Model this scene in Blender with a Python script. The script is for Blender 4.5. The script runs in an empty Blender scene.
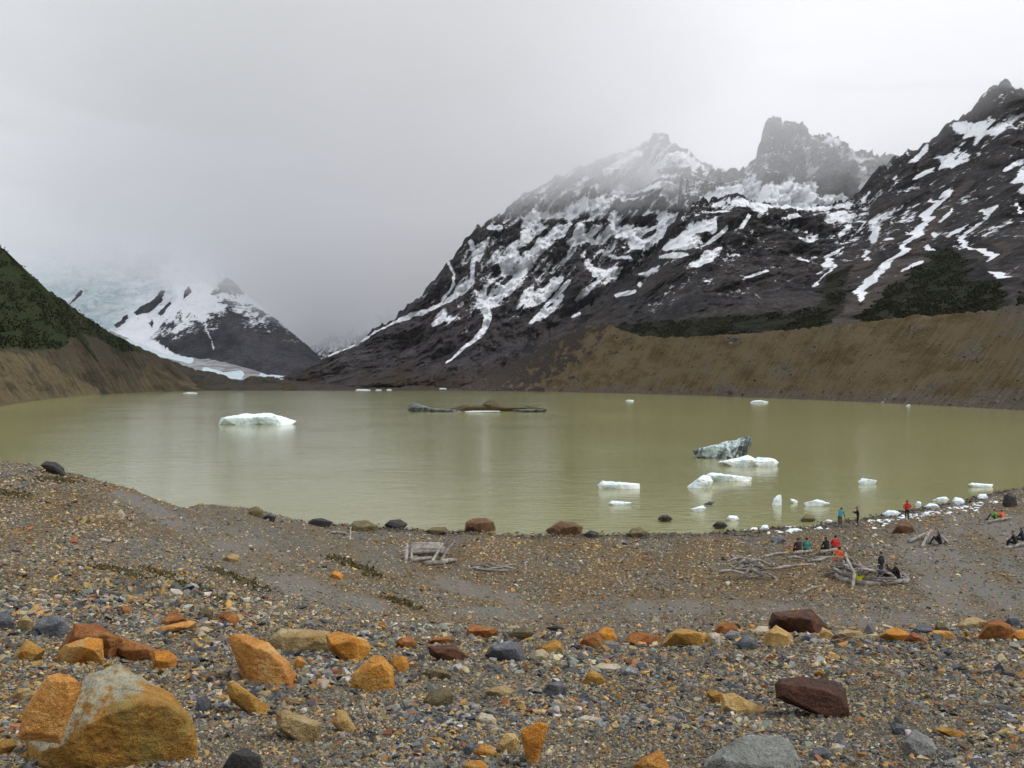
SKY_BASE, SKY_SIDE, SKY_UP = 4.7, 1.3, 0.9
EXPOSURE = 0.3
HAZE_DENS = 0.000007
# two banks of cloud: base height (m) by direction (px column), how far it dips in the distance, thickness
CLOUD_DENS = 0.0015
CLOUD_TINT = (0.93, 0.935, 0.955)
CLOUD_BASE = [(-900, 620), (0, 620), (300, 570), (480, 580), (640, 640), (2500, 740)]
CLOUD_DIP = [(-900, 220), (0, 210), (140, 215), (200, 175), (270, 290), (330, 400), (420, 360), (520, 220), (800, 60), (2500, 40)]
CLOUD_THICK = [(-900, 300), (60, 300), (200, 600), (320, 1000), (430, 700), (560, 350), (660, 120), (820, 0), (2500, 0)]
CLOUD2_DENS = 0.0007
CLOUD2_BASE = [(-900, 600), (430, 530), (520, 530), (640, 560), (800, 540), (1000, 610), (2500, 720)]
CLOUD2_DIP = [(-900, 60), (2500, 60)]
CLOUD2_THICK = [(-900, 0), (300, 0), (540, 300), (700, 420), (1000, 380), (2500, 300)]
import bpy, bmesh, math, random
import numpy as np
from mathutils import Vector, Matrix

random.seed(11)
rng = np.random.default_rng(11)
scene = bpy.context.scene
COL = scene.collection
H = 12.2          # eye height above the lake (m)
F = 887.0         # focal length in pixels


def at(px, py, Y):
    return ((px - 512.0) / F * Y, Y, H - (py - 384.0) / F * Y)


# ------------------------------------------------------------------ noise
def _hash(ix, iy, iz, s):
    h = (ix * 374761393 + iy * 668265263 + iz * 1274126177 + s * 974634777) & 0xffffffff
    h = ((h ^ (h >> 13)) * 1103515245) & 0xffffffff
    h = ((h ^ (h >> 15)) * 668265261) & 0xffffffff
    return h ^ (h >> 16)


def pnoise(x, y, z, seed=0):
    x = np.asarray(x, float); y = np.broadcast_to(np.asarray(y, float), x.shape); z = np.broadcast_to(np.asarray(z, float), x.shape)
    ix = np.floor(x).astype(np.int64); iy = np.floor(y).astype(np.int64); iz = np.floor(z).astype(np.int64)
    fx = x - ix; fy = y - iy; fz = z - iz
    u = fx * fx * fx * (fx * (fx * 6 - 15) + 10); v = fy * fy * fy * (fy * (fy * 6 - 15) + 10); w = fz * fz * fz * (fz * (fz * 6 - 15) + 10)
    out = np.zeros(x.shape)
    for dx in (0, 1):
        for dy in (0, 1):
            for dz in (0, 1):
                h = _hash(ix + dx, iy + dy, iz + dz, seed)
                g = ((h & 1023) / 511.5 - 1) * (fx - dx) + (((h >> 10) & 1023) / 511.5 - 1) * (fy - dy) + (((h >> 20) & 1023) / 511.5 - 1) * (fz - dz)
                out += (u if dx else 1 - u) * (v if dy else 1 - v) * (w if dz else 1 - w) * g
    return out


def fbm(x, y, z, octv=5, seed=0, gain=0.5, lac=2.03):
    s = 0; a = 1.0; f = 1.0
    for k in range(octv):
        s = s + a * pnoise(np.asarray(x) * f, np.asarray(y) * f, np.asarray(z) * f, seed + k)
        a *= gain; f *= lac
    return s


def ridged(x, y, z, octv=5, seed=0, gain=0.5, lac=2.07):
    s = 0; a = 1.0; f = 1.0
    for k in range(octv):
        s = s + a * (1 - 2.2 * np.abs(pnoise(np.asarray(x) * f, np.asarray(y) * f, np.asarray(z) * f, seed + k)))
        a *= gain; f *= lac
    return s / 2.0


def sstep(a, b, x):
    t = np.clip((x - a) / (b - a), 0, 1)
    return t * t * (3 - 2 * t)


def dist_line(px, py, pts):
    """distance of many points to a polyline, and the position 0..1 along it"""
    best = np.full(px.shape, 1e9); pos = np.zeros(px.shape)
    n = len(pts) - 1
    for i in range(n):
        ax, ay = pts[i][:2]; bx, by = pts[i + 1][:2]
        dx, dy = bx - ax, by - ay
        t = np.clip(((px - ax) * dx + (py - ay) * dy) / (dx * dx + dy * dy + 1e-9), 0, 1)
        d = np.hypot(px - ax - t * dx, py - ay - t * dy)
        m = d < best
        best = np.where(m, d, best); pos = np.where(m, (i + t) / n, pos)
    return best, pos


def sd_poly(px, py, pts):
    """signed distance to a polygon, positive inside"""
    d, _ = dist_line(px, py, list(pts) + [pts[0]])
    inside = np.zeros(px.shape, bool)
    n = len(pts)
    for i in range(n):
        x1, y1 = pts[i]; x2, y2 = pts[(i + 1) % n]
        if y1 == y2:
            continue
        c = ((y1 > py) != (y2 > py)) & (px < (x2 - x1) * (py - y1) / (y2 - y1) + x1)
        inside ^= c
    return np.where(inside, d, -d)


# ------------------------------------------------------------------ mesh helpers
def mesh_np(name, verts, faces, attrs=None, smooth=True):
    """faces: (n,3) or (n,4) int array"""
    me = bpy.data.meshes.new(name)
    verts = np.asarray(verts, np.float32); faces = np.asarray(faces, np.int32)
    k = faces.shape[1]
    me.vertices.add(len(verts)); me.vertices.foreach_set('co', verts.ravel())
    me.loops.add(faces.size); me.loops.foreach_set('vertex_index', faces.ravel())
    me.polygons.add(len(faces))
    me.polygons.foreach_set('loop_start', np.arange(0, faces.size, k, dtype=np.int32))
    me.polygons.foreach_set('use_smooth', np.full(len(faces), smooth, bool))
    me.update(calc_edges=True)
    for an, av in (attrs or {}).items():
        av = np.asarray(av, np.float32)
        if av.ndim == 1:
            a = me.attributes.new(an, 'FLOAT', 'POINT'); a.data.foreach_set('value', av)
        else:
            a = me.attributes.new(an, 'FLOAT_COLOR', 'POINT')
            if av.shape[1] == 3:
                av = np.concatenate([av, np.ones((len(av), 1), np.float32)], 1)
            a.data.foreach_set('color', av.ravel())
    me.validate()
    return me


def grid_faces(nr, nc):
    i = np.arange(nr - 1)[:, None] * nc + np.arange(nc - 1)[None, :]
    i = i.ravel()
    return np.stack([i, i + 1, i + nc + 1, i + nc], 1)


def put(name, me, mat=None, parent=None, label=None, cat=None, group=None, kind=None, loc=None):
    o = bpy.data.objects.new(name, me); COL.objects.link(o)
    if mat is not None and me is not None:
        for m in (mat if isinstance(mat, (list, tuple)) else [mat]):
            me.materials.append(m)
    if parent is not None:
        o.parent = parent
    if loc is not None:
        o.location = loc
    if label: o['label'] = label
    if cat: o['category'] = cat
    if group: o['group'] = group
    if kind: o['kind'] = kind
    return o


def evaluated_mesh(o):
    dg = bpy.context.evaluated_depsgraph_get()
    dg.update()
    me = bpy.data.meshes.new_from_object(o.evaluated_get(dg))
    return me


def remesh(me, voxel, smooth_it=0):
    """voxel remesh a mesh datablock into one continuous surface"""
    o = bpy.data.objects.new('tmp', me); COL.objects.link(o)
    m = o.modifiers.new('r', 'REMESH'); m.mode = 'VOXEL'; m.voxel_size = voxel
    if smooth_it:
        s = o.modifiers.new('s', 'SMOOTH'); s.iterations = smooth_it; s.factor = 0.5
    out = evaluated_mesh(o)
    bpy.data.objects.remove(o); bpy.data.meshes.remove(me)
    return out


# ------------------------------------------------------------------ materials
class NT:
    def __init__(self, mat):
        self.t = mat.node_tree; self.n = self.t.nodes; self.l = self.t.links

    def node(self, typ, ins=None, **kw):
        nd = self.n.new(typ)
        for k, v in kw.items():
            setattr(nd, k, v)
        for k, v in (ins or {}).items():
            self.set(nd.inputs[k], v)
        return nd

    def set(self, sock, v):
        if hasattr(v, 'is_output') or isinstance(v, bpy.types.NodeSocket):
            self.l.new(v, sock)
        else:
            if isinstance(v, (tuple, list)) and len(v) == 3 and sock.type == 'RGBA':
                v = (*v, 1)
            sock.default_value = v

    def math(self, op, a, b=None, c=None, clamp=False):
        nd = self.n.new('ShaderNodeMath'); nd.operation = op; nd.use_clamp = clamp
        self.set(nd.inputs[0], a)
        if b is not None: self.set(nd.inputs[1], b)
        if c is not None: self.set(nd.inputs[2], c)
        return nd.outputs[0]

    def mix(self, f, a, b, blend='MIX'):
        nd = self.n.new('ShaderNodeMix'); nd.data_type = 'RGBA'; nd.blend_type = blend
        self.set(nd.inputs[0], f); self.set(nd.inputs[6], a); self.set(nd.inputs[7], b)
        return nd.outputs[2]

    def noise(self, vec, scale, detail=5, rough=0.55, dist=0.0):
        nd = self.n.new('ShaderNodeTexNoise'); nd.noise_dimensions = '3D'
        self.l.new(vec, nd.inputs['Vector'])
        nd.inputs['Scale'].default_value = scale; nd.inputs['Detail'].default_value = detail
        nd.inputs['Roughness'].default_value = rough; nd.inputs['Distortion'].default_value = dist
        return nd.outputs['Fac']

    def voro(self, vec, scale, feature='F1'):
        nd = self.n.new('ShaderNodeTexVoronoi'); nd.feature = feature
        self.l.new(vec, nd.inputs['Vector']); nd.inputs['Scale'].default_value = scale
        return nd

    def ramp(self, fac, stops, interp='LINEAR'):
        nd = self.n.new('ShaderNodeValToRGB'); nd.color_ramp.interpolation = interp
        e = nd.color_ramp.elements
        while len(e) < len(stops): e.new(0.5)
        for el, (p, c) in zip(e, stops):
            el.position = p; el.color = (*c, 1) if len(c) == 3 else c
        self.set(nd.inputs[0], fac)
        return nd.outputs[0]

    def rng(self, v, a, b, c=0.0, d=1.0):
        nd = self.n.new('ShaderNodeMapRange'); nd.interpolation_type = 'SMOOTHSTEP'
        self.set(nd.inputs[0], v)
        for i, q in enumerate((a, b, c, d)): nd.inputs[i + 1].default_value = q
        return nd.outputs[0]

    def mapping(self, vec, scale=(1, 1, 1), rot=(0, 0, 0)):
        nd = self.n.new('ShaderNodeMapping'); self.l.new(vec, nd.inputs[0])
        nd.inputs['Scale'].default_value = scale; nd.inputs['Rotation'].default_value = rot
        return nd.outputs[0]

    def attr(self, name, out='Fac'):
        nd = self.n.new('ShaderNodeAttribute'); nd.attribute_name = name
        return nd.outputs[out]

    def bump(self, height, strength=0.5, distance=0.1, normal=None):
        nd = self.n.new('ShaderNodeBump'); self.l.new(height, nd.inputs['Height'])
        nd.inputs['Strength'].default_value = strength; nd.inputs['Distance'].default_value = distance
        if normal is not None: self.l.new(normal, nd.inputs['Normal'])
        return nd.outputs[0]


def newmat(name):
    m = bpy.data.materials.new(name); m.use_nodes = True
    q = NT(m)
    b = q.n['Principled BSDF']
    b.inputs['Specular IOR Level'].default_value = 0.3
    return m, q, b


def rock_material(name, c1, c2, c3, stain=None, rough=0.75, pale=None):
    """weathered angular stone: three tones in patches, veins and grit"""
    m, q, b = newmat(name)
    co = q.node('ShaderNodeTexCoord').outputs['Object']
    oi = q.node('ShaderNodeObjectInfo').outputs['Random']
    off = q.node('ShaderNodeCombineXYZ', {0: q.math('MULTIPLY', oi, 37.0), 1: q.math('MULTIPLY', oi, 91.0), 2: q.math('MULTIPLY', oi, 53.0)}).outputs[0]
    v = q.node('ShaderNodeVectorMath', {0: co, 1: off}, operation='ADD').outputs[0]
    n1 = q.noise(v, 3.2, 8, 0.68, 0.6)
    n2 = q.noise(v, 11.0, 6, 0.72)
    n3 = q.noise(v, 60.0, 4, 0.7)
    n4 = q.noise(v, 190.0, 3, 0.7)
    mixf = q.math('ADD', q.math('MULTIPLY', n1, 0.65), q.math('MULTIPLY', n2, 0.35))
    c = q.ramp(mixf, [(0.38, c1), (0.5, c2), (0.61, c3)])
    if stain:
        c = q.mix(q.rng(q.noise(v, 2.1, 7, 0.7, 1.2), 0.47, 0.70), c, stain)
    if pale:
        nrm = q.node('ShaderNodeNewGeometry').outputs['Normal']
        up = q.node('ShaderNodeSeparateXYZ', {0: nrm}).outputs[2]
        lich = q.math('ADD', q.math('MULTIPLY', up, 0.55), q.math('MULTIPLY', n1, 0.9))
        side_ = q.node('ShaderNodeSeparateXYZ', {0: co}).outputs[0]
        lich = q.math('SUBTRACT', lich, q.math('MULTIPLY', side_, 0.55))
        c = q.mix(q.rng(lich, 0.84, 0.97), c, q.ramp(n2, [(0.35, [x * 0.6 for x in pale]), (0.6, pale)]))
    # thin dark cracks and pale specks
    ck = q.voro(q.mapping(v, (1, 1, 1.8), (0.5, 0.3, 0.2)), 4.5, 'DISTANCE_TO_EDGE').outputs['Distance']
    crack = q.math('MULTIPLY', q.rng(ck, 0.0, 0.02, 1.0, 0.0), q.rng(n1, 0.46, 0.6))
    c = q.mix(q.math('MULTIPLY', crack, 0.25), c, [x * 0.3 for x in c1])
    c = q.mix(q.math('MULTIPLY', q.rng(n3, 0.55, 0.75), 0.35), c, [min(1, x * 1.5 + 0.03) for x in c3])
    c = q.mix(q.math('MULTIPLY', q.rng(n3, 0.32, 0.45, 1, 0), 0.5), c, [x * 0.45 for x in c1])
    c = q.mix(0.6, c, q.mix(1.0, c, q.ramp(n4, [(0.34, (0.4, 0.4, 0.4)), (0.5, (1, 1, 1)), (0.66, (1.6, 1.6, 1.6))]), 'MULTIPLY'))
    q.l.new(c, b.inputs['Base Color'])
    b.inputs['Roughness'].default_value = rough
    h = q.math('ADD', q.math('ADD', q.math('MULTIPLY', n2, 1.0), q.math('MULTIPLY', n4, 0.16)), q.math('MULTIPLY', n3, 0.5))
    h = q.math('SUBTRACT', h, q.math('MULTIPLY', crack, 0.25))
    q.l.new(q.bump(h, 0.85, 0.055), b.inputs['Normal'])
    return m


M = {}
M['ochre'] = rock_material('ochre stone', (0.19, 0.10, 0.020), (0.40, 0.21, 0.038), (0.56, 0.35, 0.10), stain=(0.40, 0.14, 0.022))
M['orange'] = rock_material('orange stone', (0.30, 0.110, 0.016), (0.54, 0.22, 0.026), (0.66, 0.34, 0.07), stain=(0.46, 0.32, 0.12))
M['salmon'] = rock_material('salmon orange stone', (0.34, 0.14, 0.028), (0.58, 0.27, 0.06), (0.70, 0.43, 0.16), stain=(0.42, 0.15, 0.025))
M['rust'] = rock_material('rust red stone', (0.12, 0.04, 0.012), (0.25, 0.085, 0.020), (0.40, 0.17, 0.045), stain=(0.34, 0.18, 0.05))
M['maroon'] = rock_material('dark red brown stone', (0.034, 0.013, 0.007), (0.070, 0.025, 0.011), (0.14, 0.055, 0.022), rough=0.6)
M['tan'] = rock_material('tan stone', (0.20, 0.13, 0.05), (0.38, 0.28, 0.13), (0.52, 0.42, 0.24), stain=(0.34, 0.19, 0.05))
M['yellow'] = rock_material('yellow ochre stone', (0.32, 0.18, 0.05), (0.52, 0.34, 0.12), (0.64, 0.48, 0.24))
M['cream'] = rock_material('cream stone', (0.34, 0.27, 0.16), (0.50, 0.42, 0.28), (0.60, 0.54, 0.42))
M['slate'] = rock_material('slate blue stone', (0.06, 0.065, 0.075), (0.115, 0.122, 0.133), (0.21, 0.217, 0.225))
M['grey'] = rock_material('grey stone', (0.13, 0.13, 0.125), (0.23, 0.23, 0.22), (0.36, 0.36, 0.34))
M['olive'] = rock_material('olive brown stone', (0.07, 0.055, 0.025), (0.13, 0.105, 0.05), (0.21, 0.175, 0.09))
M['dark'] = rock_material('blackish stone', (0.018, 0.018, 0.017), (0.038, 0.037, 0.034), (0.075, 0.07, 0.06))
M['split'] = rock_material('ochre stone with pale lichen', (0.17, 0.085, 0.014), (0.38, 0.19, 0.030), (0.52, 0.30, 0.07), stain=(0.27, 0.19, 0.045), pale=(0.44, 0.41, 0.29))
M['brown'] = rock_material('wet brown stone', (0.05, 0.027, 0.013), (0.115, 0.062, 0.028), (0.20, 0.125, 0.062), stain=(0.16, 0.075, 0.03))
M['granite'] = rock_material('pale grey granite', (0.15, 0.155, 0.14), (0.25, 0.26, 0.235), (0.40, 0.41, 0.38), stain=(0.16, 0.165, 0.15))


# ------------------------------------------------------------------ camera, world, light
cam = bpy.data.cameras.new('camera'); co = bpy.data.objects.new('camera', cam); COL.objects.link(co)
co.location = (0, 0, H); co.rotation_euler = (math.pi / 2, 0, 0)
cam.sensor_width = 36.0; cam.lens = 36.0 * F / 1024.0; cam.clip_start = 0.1; cam.clip_end = 40000
scene.camera = co

world = bpy.data.worlds.new('World'); scene.world = world; world.use_nodes = True
wq = NT(world)
bg = wq.n['Background']
sky = wq.node('ShaderNodeTexSky', sky_type='NISHITA', sun_disc=False)
SUN_EL, SUN_AZ = math.radians(46), math.radians(98)
sky.sun_elevation = SUN_EL; sky.sun_rotation = SUN_AZ
bwn = wq.node('ShaderNodeHueSaturation', {'Saturation': 0.12, 'Color': sky.outputs[0]}).outputs[0]
gen = wq.node('ShaderNodeTexCoord').outputs['Generated']
sep = wq.node('ShaderNodeSeparateXYZ', {0: gen})
cl1 = wq.noise(wq.mapping(gen, (1.0, 1.0, 2.2)), 1.6, 6, 0.5, 0.3)
side = wq.rng(sep.outputs[0], -0.45, 0.42)            # overcast is thinner on the right hand side
up = wq.rng(sep.outputs[2], 0.02, 0.38)
lum = wq.math('ADD', wq.math('MULTIPLY', side, SKY_SIDE), wq.math('MULTIPLY', up, SKY_UP))
lum = wq.math('ADD', lum, SKY_BASE)
lum = wq.math('ADD', lum, wq.math('MULTIPLY', wq.math('SUBTRACT', cl1, 0.5), 0.9))
grey = wq.mix(side, (0.945, 0.975, 1.05), (0.97, 0.985, 1.035))
over = wq.node('ShaderNodeVectorMath', {0: grey, 'Scale': lum}, operation='SCALE').outputs[0]
wq.l.new(wq.mix(0.9, bwn, over), bg.inputs['Color'])
bg.inputs['Strength'].default_value = 0.15

sl = bpy.data.lights.new('sun', 'SUN'); sl.energy = 1.45; sl.angle = math.radians(10); sl.color = (1.0, 0.97, 0.92)
so = bpy.data.objects.new('sun', sl); COL.objects.link(so)
sd = Vector((math.sin(SUN_AZ) * math.cos(SUN_EL), math.cos(SUN_AZ) * math.cos(SUN_EL), math.sin(SUN_EL)))
so.rotation_euler = sd.to_track_quat('Z', 'Y').to_euler()

scene.view_settings.view_transform = 'Standard'; scene.view_settings.look = 'None'
scene.view_settings.gamma = 1.0; scene.view_settings.exposure = EXPOSURE
scene.render.engine = 'CYCLES'
scene.cycles.use_denoising = True
scene.cycles.max_bounces = 8; scene.cycles.diffuse_bounces = 2; scene.cycles.glossy_bounces = 3
scene.cycles.volume_bounces = 5; scene.cycles.caustics_reflective = False; scene.cycles.caustics_refractive = False
# ================================================================== FAR LANDSCAPE
def lerp_pts(px, pts):
    a = np.array(pts, float)
    return np.interp(px, a[:, 0], a[:, 1])


def sheet(px0, px1, step, nv, crest, base, Yb, Yc, relief_amp, L, skew, seed, jag=3.0, jag_px=14, curve=1.0, rough=0.5, back=0.35):
    """A mountain flank: rows run from its foot (distance Yb) up to its crest (distance Yc) and down the far side."""
    px = np.arange(px0, px1 + 0.1, step); nc = len(px)
    pyc = lerp_pts(px, crest); pyb = lerp_pts(px, base); yb = lerp_pts(px, Yb); yc = lerp_pts(px, Yc)
    j = ridged(px / jag_px, 0 * px + 3.3, 0 * px + seed, 4, seed) - 0.35
    jg = -3.0 * jag * (j - 0.2)
    v = np.linspace(0, 1, nv) ** curve
    PX = np.broadcast_to(px, (nv, nc)); V = np.broadcast_to(v[:, None], (nv, nc))
    PY = pyb + (pyc - pyb) * V + jg * sstep(0.86, 1.0, V)
    Y = yb + (yc - yb) * V
    X = (PX - 512) / F * Y; Z = H - (PY - 384) / F * Y
    p = (X - skew * Z) / L
    q = Z / (L * 2.0); r = Y / (L * 5.0)
    warp = fbm(X / (L * 1.6), Y / (L * 5), Z / (L * 1.6), 3, seed + 40)
    big = ridged(p + 0.55 * warp, r + 0.3 * warp, q, 6, seed, rough)
    iso = fbm((X - 0.4 * skew * Z) / (L * 0.4), Y / (L * 1.6), Z / (L * 0.4), 6, seed + 9, 0.56)
    crag = ridged((X - 0.6 * skew * Z) / (L * 0.13) + 0.6 * warp, Y / (L * 0.6), Z / (L * 0.2), 4, seed + 23, 0.6)
    rel = big * 0.7 + iso * 0.7 + 0.2 * crag
    env = sstep(0, 0.12, V) * (0.45 + 0.55 * sstep(1.0, 0.88, V))
    Y2 = Y - relief_amp * env * (rel - 0.35)
    # far side: falls away behind the crest
    nb = 7
    t = np.linspace(0, 1, nb + 1)[1:]
    dep = (yc - yb) * (0.5 + back)
    YB = Y2[-1] + dep[None, :] * t[:, None]
    ZB = Z[-1] - (Z[-1] + 60)[None, :] * (t[:, None] ** 1.2) + 0.06 * relief_amp * fbm(np.broadcast_to(px / 20, (nb, nc)), t[:, None] * 4 + 0 * px[None, :], 0, 4, seed)
    XB = np.broadcast_to(X[-1], (nb, nc))
    verts = np.stack([np.concatenate([X, XB]), np.concatenate([Y2, YB]), np.concatenate([Z, ZB])], -1)
    full = lambda a, fill: np.concatenate([a, np.broadcast_to(a[-1:] if fill is None else fill, (nb, nc))])
    P = verts.reshape(-1, 3, order='C')
    # normals for slope dependent cover
    dx = np.gradient(verts[:nv], axis=1); dy = np.gradient(verts[:nv], axis=0)
    nrm = np.cross(dx, dy); nrm /= np.linalg.norm(nrm, axis=-1, keepdims=True) + 1e-9
    nz = np.abs(nrm[..., 2])
    return dict(P=P, f=grid_faces(nv + nb, nc), PX=PX, PY=PY, V=V, rel=rel, nz=nz, full=full, nr=nv + nb, nc=nc, verts=verts, X=X, Y=Y2, Z=Z, iso=iso, big=big)


def strokes(S, PX, PY, lines, wob=None, soft=0.72):
    """raise cover value along hand placed streaks: (points, half width px, strength)"""
    wx = wob if wob is not None else 0
    for pts, w, st in lines:
        d, pos = dist_line(PX + wx, PY + wx * 0.6, pts)
        if isinstance(w, (tuple, list)):
            w = np.interp(pos, np.linspace(0, 1, len(w)), w)
        S = np.maximum(S, soft * st * sstep(2.1, 0.2, d / w) - 0.45 * sstep(0.3, 2.0, d / w))
    return S


def mountain_material(name, rock, tint2, snowcol=(0.88, 0.90, 0.93), Lr=120.0, veg=(0.014, 0.026, 0.008), soil=(0.10, 0.06, 0.03), bumpd=14.0, tintnoise=1.0, streak=40, fall=None):
    m, q, b = newmat(name)
    pos = q.node('ShaderNodeNewGeometry').outputs['Position']
    flatp = q.mapping(pos, (1.0, 0.3, 1.0))
    sk = q.mapping(q.mapping(pos, (1, 1, 1), (0, -math.radians(streak), 0)), (1.0, 0.14, 0.34))
    if fall is not None:      # streaks that run straight down a bank
        sk = q.mapping(q.mapping(pos, (1, 1, 1), (0, 0, math.radians(fall))), (1.0, 0.10, 0.10))
    n1 = q.noise(flatp, 1.0 / Lr, 9, 0.66)
    n2 = q.noise(sk, 1.0 / (Lr * 0.15), 8, 0.72, 0.6)
    n3 = q.noise(flatp, 1.0 / (Lr * 0.06), 5, 0.7)
    nn = q.math('ADD', q.math('MULTIPLY', n1, 0.5), q.math('ADD', q.math('MULTIPLY', n2, 0.35), q.math('MULTIPLY', n3, 0.2)))
    c = q.ramp(nn, [(0.42, rock[0]), (0.5, rock[1]), (0.58, rock[2])])
    c = q.mix(q.rng(n1, 0.46, 0.62, 0, 0.55 * tintnoise), c, tint2)
    so_ = q.attr('soil')
    c = q.mix(q.rng(q.math('ADD', so_, q.math('MULTIPLY', q.math('SUBTRACT', n2, 0.5), 0.7)), 0.3, 0.7), c, q.ramp(q.math('ADD', q.math('MULTIPLY', n2, 0.6), q.math('MULTIPLY', n3, 0.4)), [(0.36, [x * 0.55 for x in soil]), (0.5, soil), (0.64, [x * 1.45 for x in soil])]))
    ve = q.attr('veg')
    vf = q.rng(q.math('ADD', ve, q.math('MULTIPLY', q.math('SUBTRACT', n2, 0.5), 1.1)), 0.38, 0.62)
    c = q.mix(vf, c, q.ramp(n3, [(0.36, [x * 0.55 for x in veg]), (0.64, [x * 1.5 for x in veg])]))
    sn = q.attr('snow')
    sf = q.math('ADD', sn, q.math('ADD', q.math('MULTIPLY', q.math('SUBTRACT', n2, 0.5), 2.7), q.math('ADD', q.math('MULTIPLY', q.math('SUBTRACT', n3, 0.5), 1.5), q.math('MULTIPLY', q.math('SUBTRACT', n1, 0.5), 0.5))))
    sf = q.rng(sf, 0.41, 0.60)
    ice = q.attr('ice')
    icen = q.noise(q.mapping(pos, (1, 0.6, 1.6), (0, math.radians(-35), 0)), 1.0 / (Lr * 0.45), 8, 0.72, 1.4)
    icec = q.ramp(icen, [(0.38, (0.46, 0.60, 0.64)), (0.50, (0.66, 0.77, 0.80)), (0.60, (0.80, 0.86, 0.88))])
    sc = q.mix(ice, q.ramp(n3, [(0.3, [x * 0.9 for x in snowcol]), (0.6, snowcol)]), icec)
    c = q.mix(sf, c, sc)
    q.l.new(c, b.inputs['Base Color'])
    b.inputs['Roughness'].default_value = 0.9; b.inputs['Specular IOR Level'].default_value = 0.1
    hgt = q.math('ADD', q.math('MULTIPLY', n2, 1.0), q.math('MULTIPLY', n3, 0.45))
    hgt = q.math('MULTIPLY', hgt, q.math('SUBTRACT', 1.0, q.math('MULTIPLY', sf, 0.9)))
    hgt = q.math('ADD', hgt, q.math('MULTIPLY', q.math('MULTIPLY', icen, ice), 0.9))
    q.l.new(q.bump(hgt, 1.0, bumpd * 1.6), b.inputs['Normal'])
    return m


def finish(name, s, mat, label, snow=None, veg=None, soil=None, ice=None, cat='mountain'):
    z = np.zeros(s['PX'].shape)
    A = {}
    for k, a in (('snow', snow), ('veg', veg), ('soil', soil), ('ice', ice)):
        A[k] = s['full']((z - 4 if k == 'snow' else z) if a is None else a, None).ravel()
    me = mesh_np(name, s['P'], s['f'], A)
    return put(name, me, mat, label=label, cat=cat, kind='structure')


tree_spots = []   # (x, y, z, size) of far shrubs and trees


def plant(s, veg, n, smin, smax, seed, thr=0.5):
    r = np.random.default_rng(seed)
    idx = np.flatnonzero((veg.ravel() > thr) & (s['PX'].ravel() > -330) & (s['PX'].ravel() < 1130))
    if len(idx) == 0: return
    k = r.choice(idx, n)
    vv = s['verts'][:s['PX'].shape[0]].reshape(-1, 3)[k]
    jit = r.normal(0, 1, (n, 3)) * np.array([5, 8, 0])
    sz = r.uniform(smin, smax, n)
    # keep the clump on the slope: only shift along rows
    tree_spots.append(np.concatenate([vv + jit * np.array([1, 0, 0]) * 0.4, sz[:, None]], 1))


mt_c = mountain_material('snowy dark schist', [(0.022, 0.019, 0.022), (0.068, 0.061, 0.068), (0.145, 0.132, 0.14)], (0.076, 0.058, 0.052), Lr=150, bumpd=22, soil=(0.062, 0.044, 0.032))
mt_d = mountain_material('pale grey rock tower', [(0.025, 0.024, 0.026), (0.10, 0.095, 0.094), (0.22, 0.21, 0.20)], (0.08, 0.06, 0.05), Lr=170, bumpd=30, streak=8)
mt_e = mountain_material('dark brown cliff rock', [(0.012, 0.011, 0.012), (0.041, 0.037, 0.039), (0.105, 0.096, 0.096)], (0.052, 0.041, 0.036), Lr=90, bumpd=14, soil=(0.105, 0.088, 0.078), veg=(0.019, 0.021, 0.010))
mt_b = mountain_material('far rock tinted with haze', [(0.034, 0.034, 0.044), (0.075, 0.074, 0.090), (0.145, 0.142, 0.16)], (0.06, 0.052, 0.05), Lr=200, bumpd=30, streak=-30)  # distance haze put into the rock colour as a paler blue grey
mt_f = mountain_material('ochre brown moraine', [(0.065, 0.046, 0.022), (0.125, 0.089, 0.043), (0.19, 0.142, 0.078)], (0.135, 0.108, 0.070), Lr=20, bumpd=1.6, soil=(0.140, 0.118, 0.088), tintnoise=0.8, fall=-104.4, veg=(0.050, 0.040, 0.034))
mt_a = mountain_material('brown eroded hillside', [(0.018, 0.016, 0.011), (0.060, 0.049, 0.031), (0.125, 0.102, 0.064)], (0.040, 0.040, 0.032), Lr=46, bumpd=3.2, soil=(0.135, 0.105, 0.058), veg=(0.026, 0.036, 0.011), fall=-106)
mt_s = mountain_material('grey brown terminal moraine', [(0.022, 0.021, 0.018), (0.05, 0.046, 0.038), (0.095, 0.088, 0.07)], (0.05, 0.054, 0.04), Lr=26, bumpd=5.0)

# ---- far rocky hill in the fog at the head of the valley
s = sheet(270, 440, 1.0, 70, [(270, 352), (300, 350), (318, 346), (330, 336), (342, 331), (352, 330), (362, 324), (372, 316), (385, 311), (400, 306), (440, 300)],
          [(270, 392), (440, 392)], [(270, 4200), (440, 4200)], [(270, 6200), (440, 6200)], 200, 600, 0.2, 61, 2.5)
sn = 0.42 + 0.6 * s['iso'] + 0.25 * sstep(345, 325, s['PY'])
finish('mountain', s, mt_b, 'dark rocky hill dimly seen through fog at the far head of the valley', snow=sn)

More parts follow.
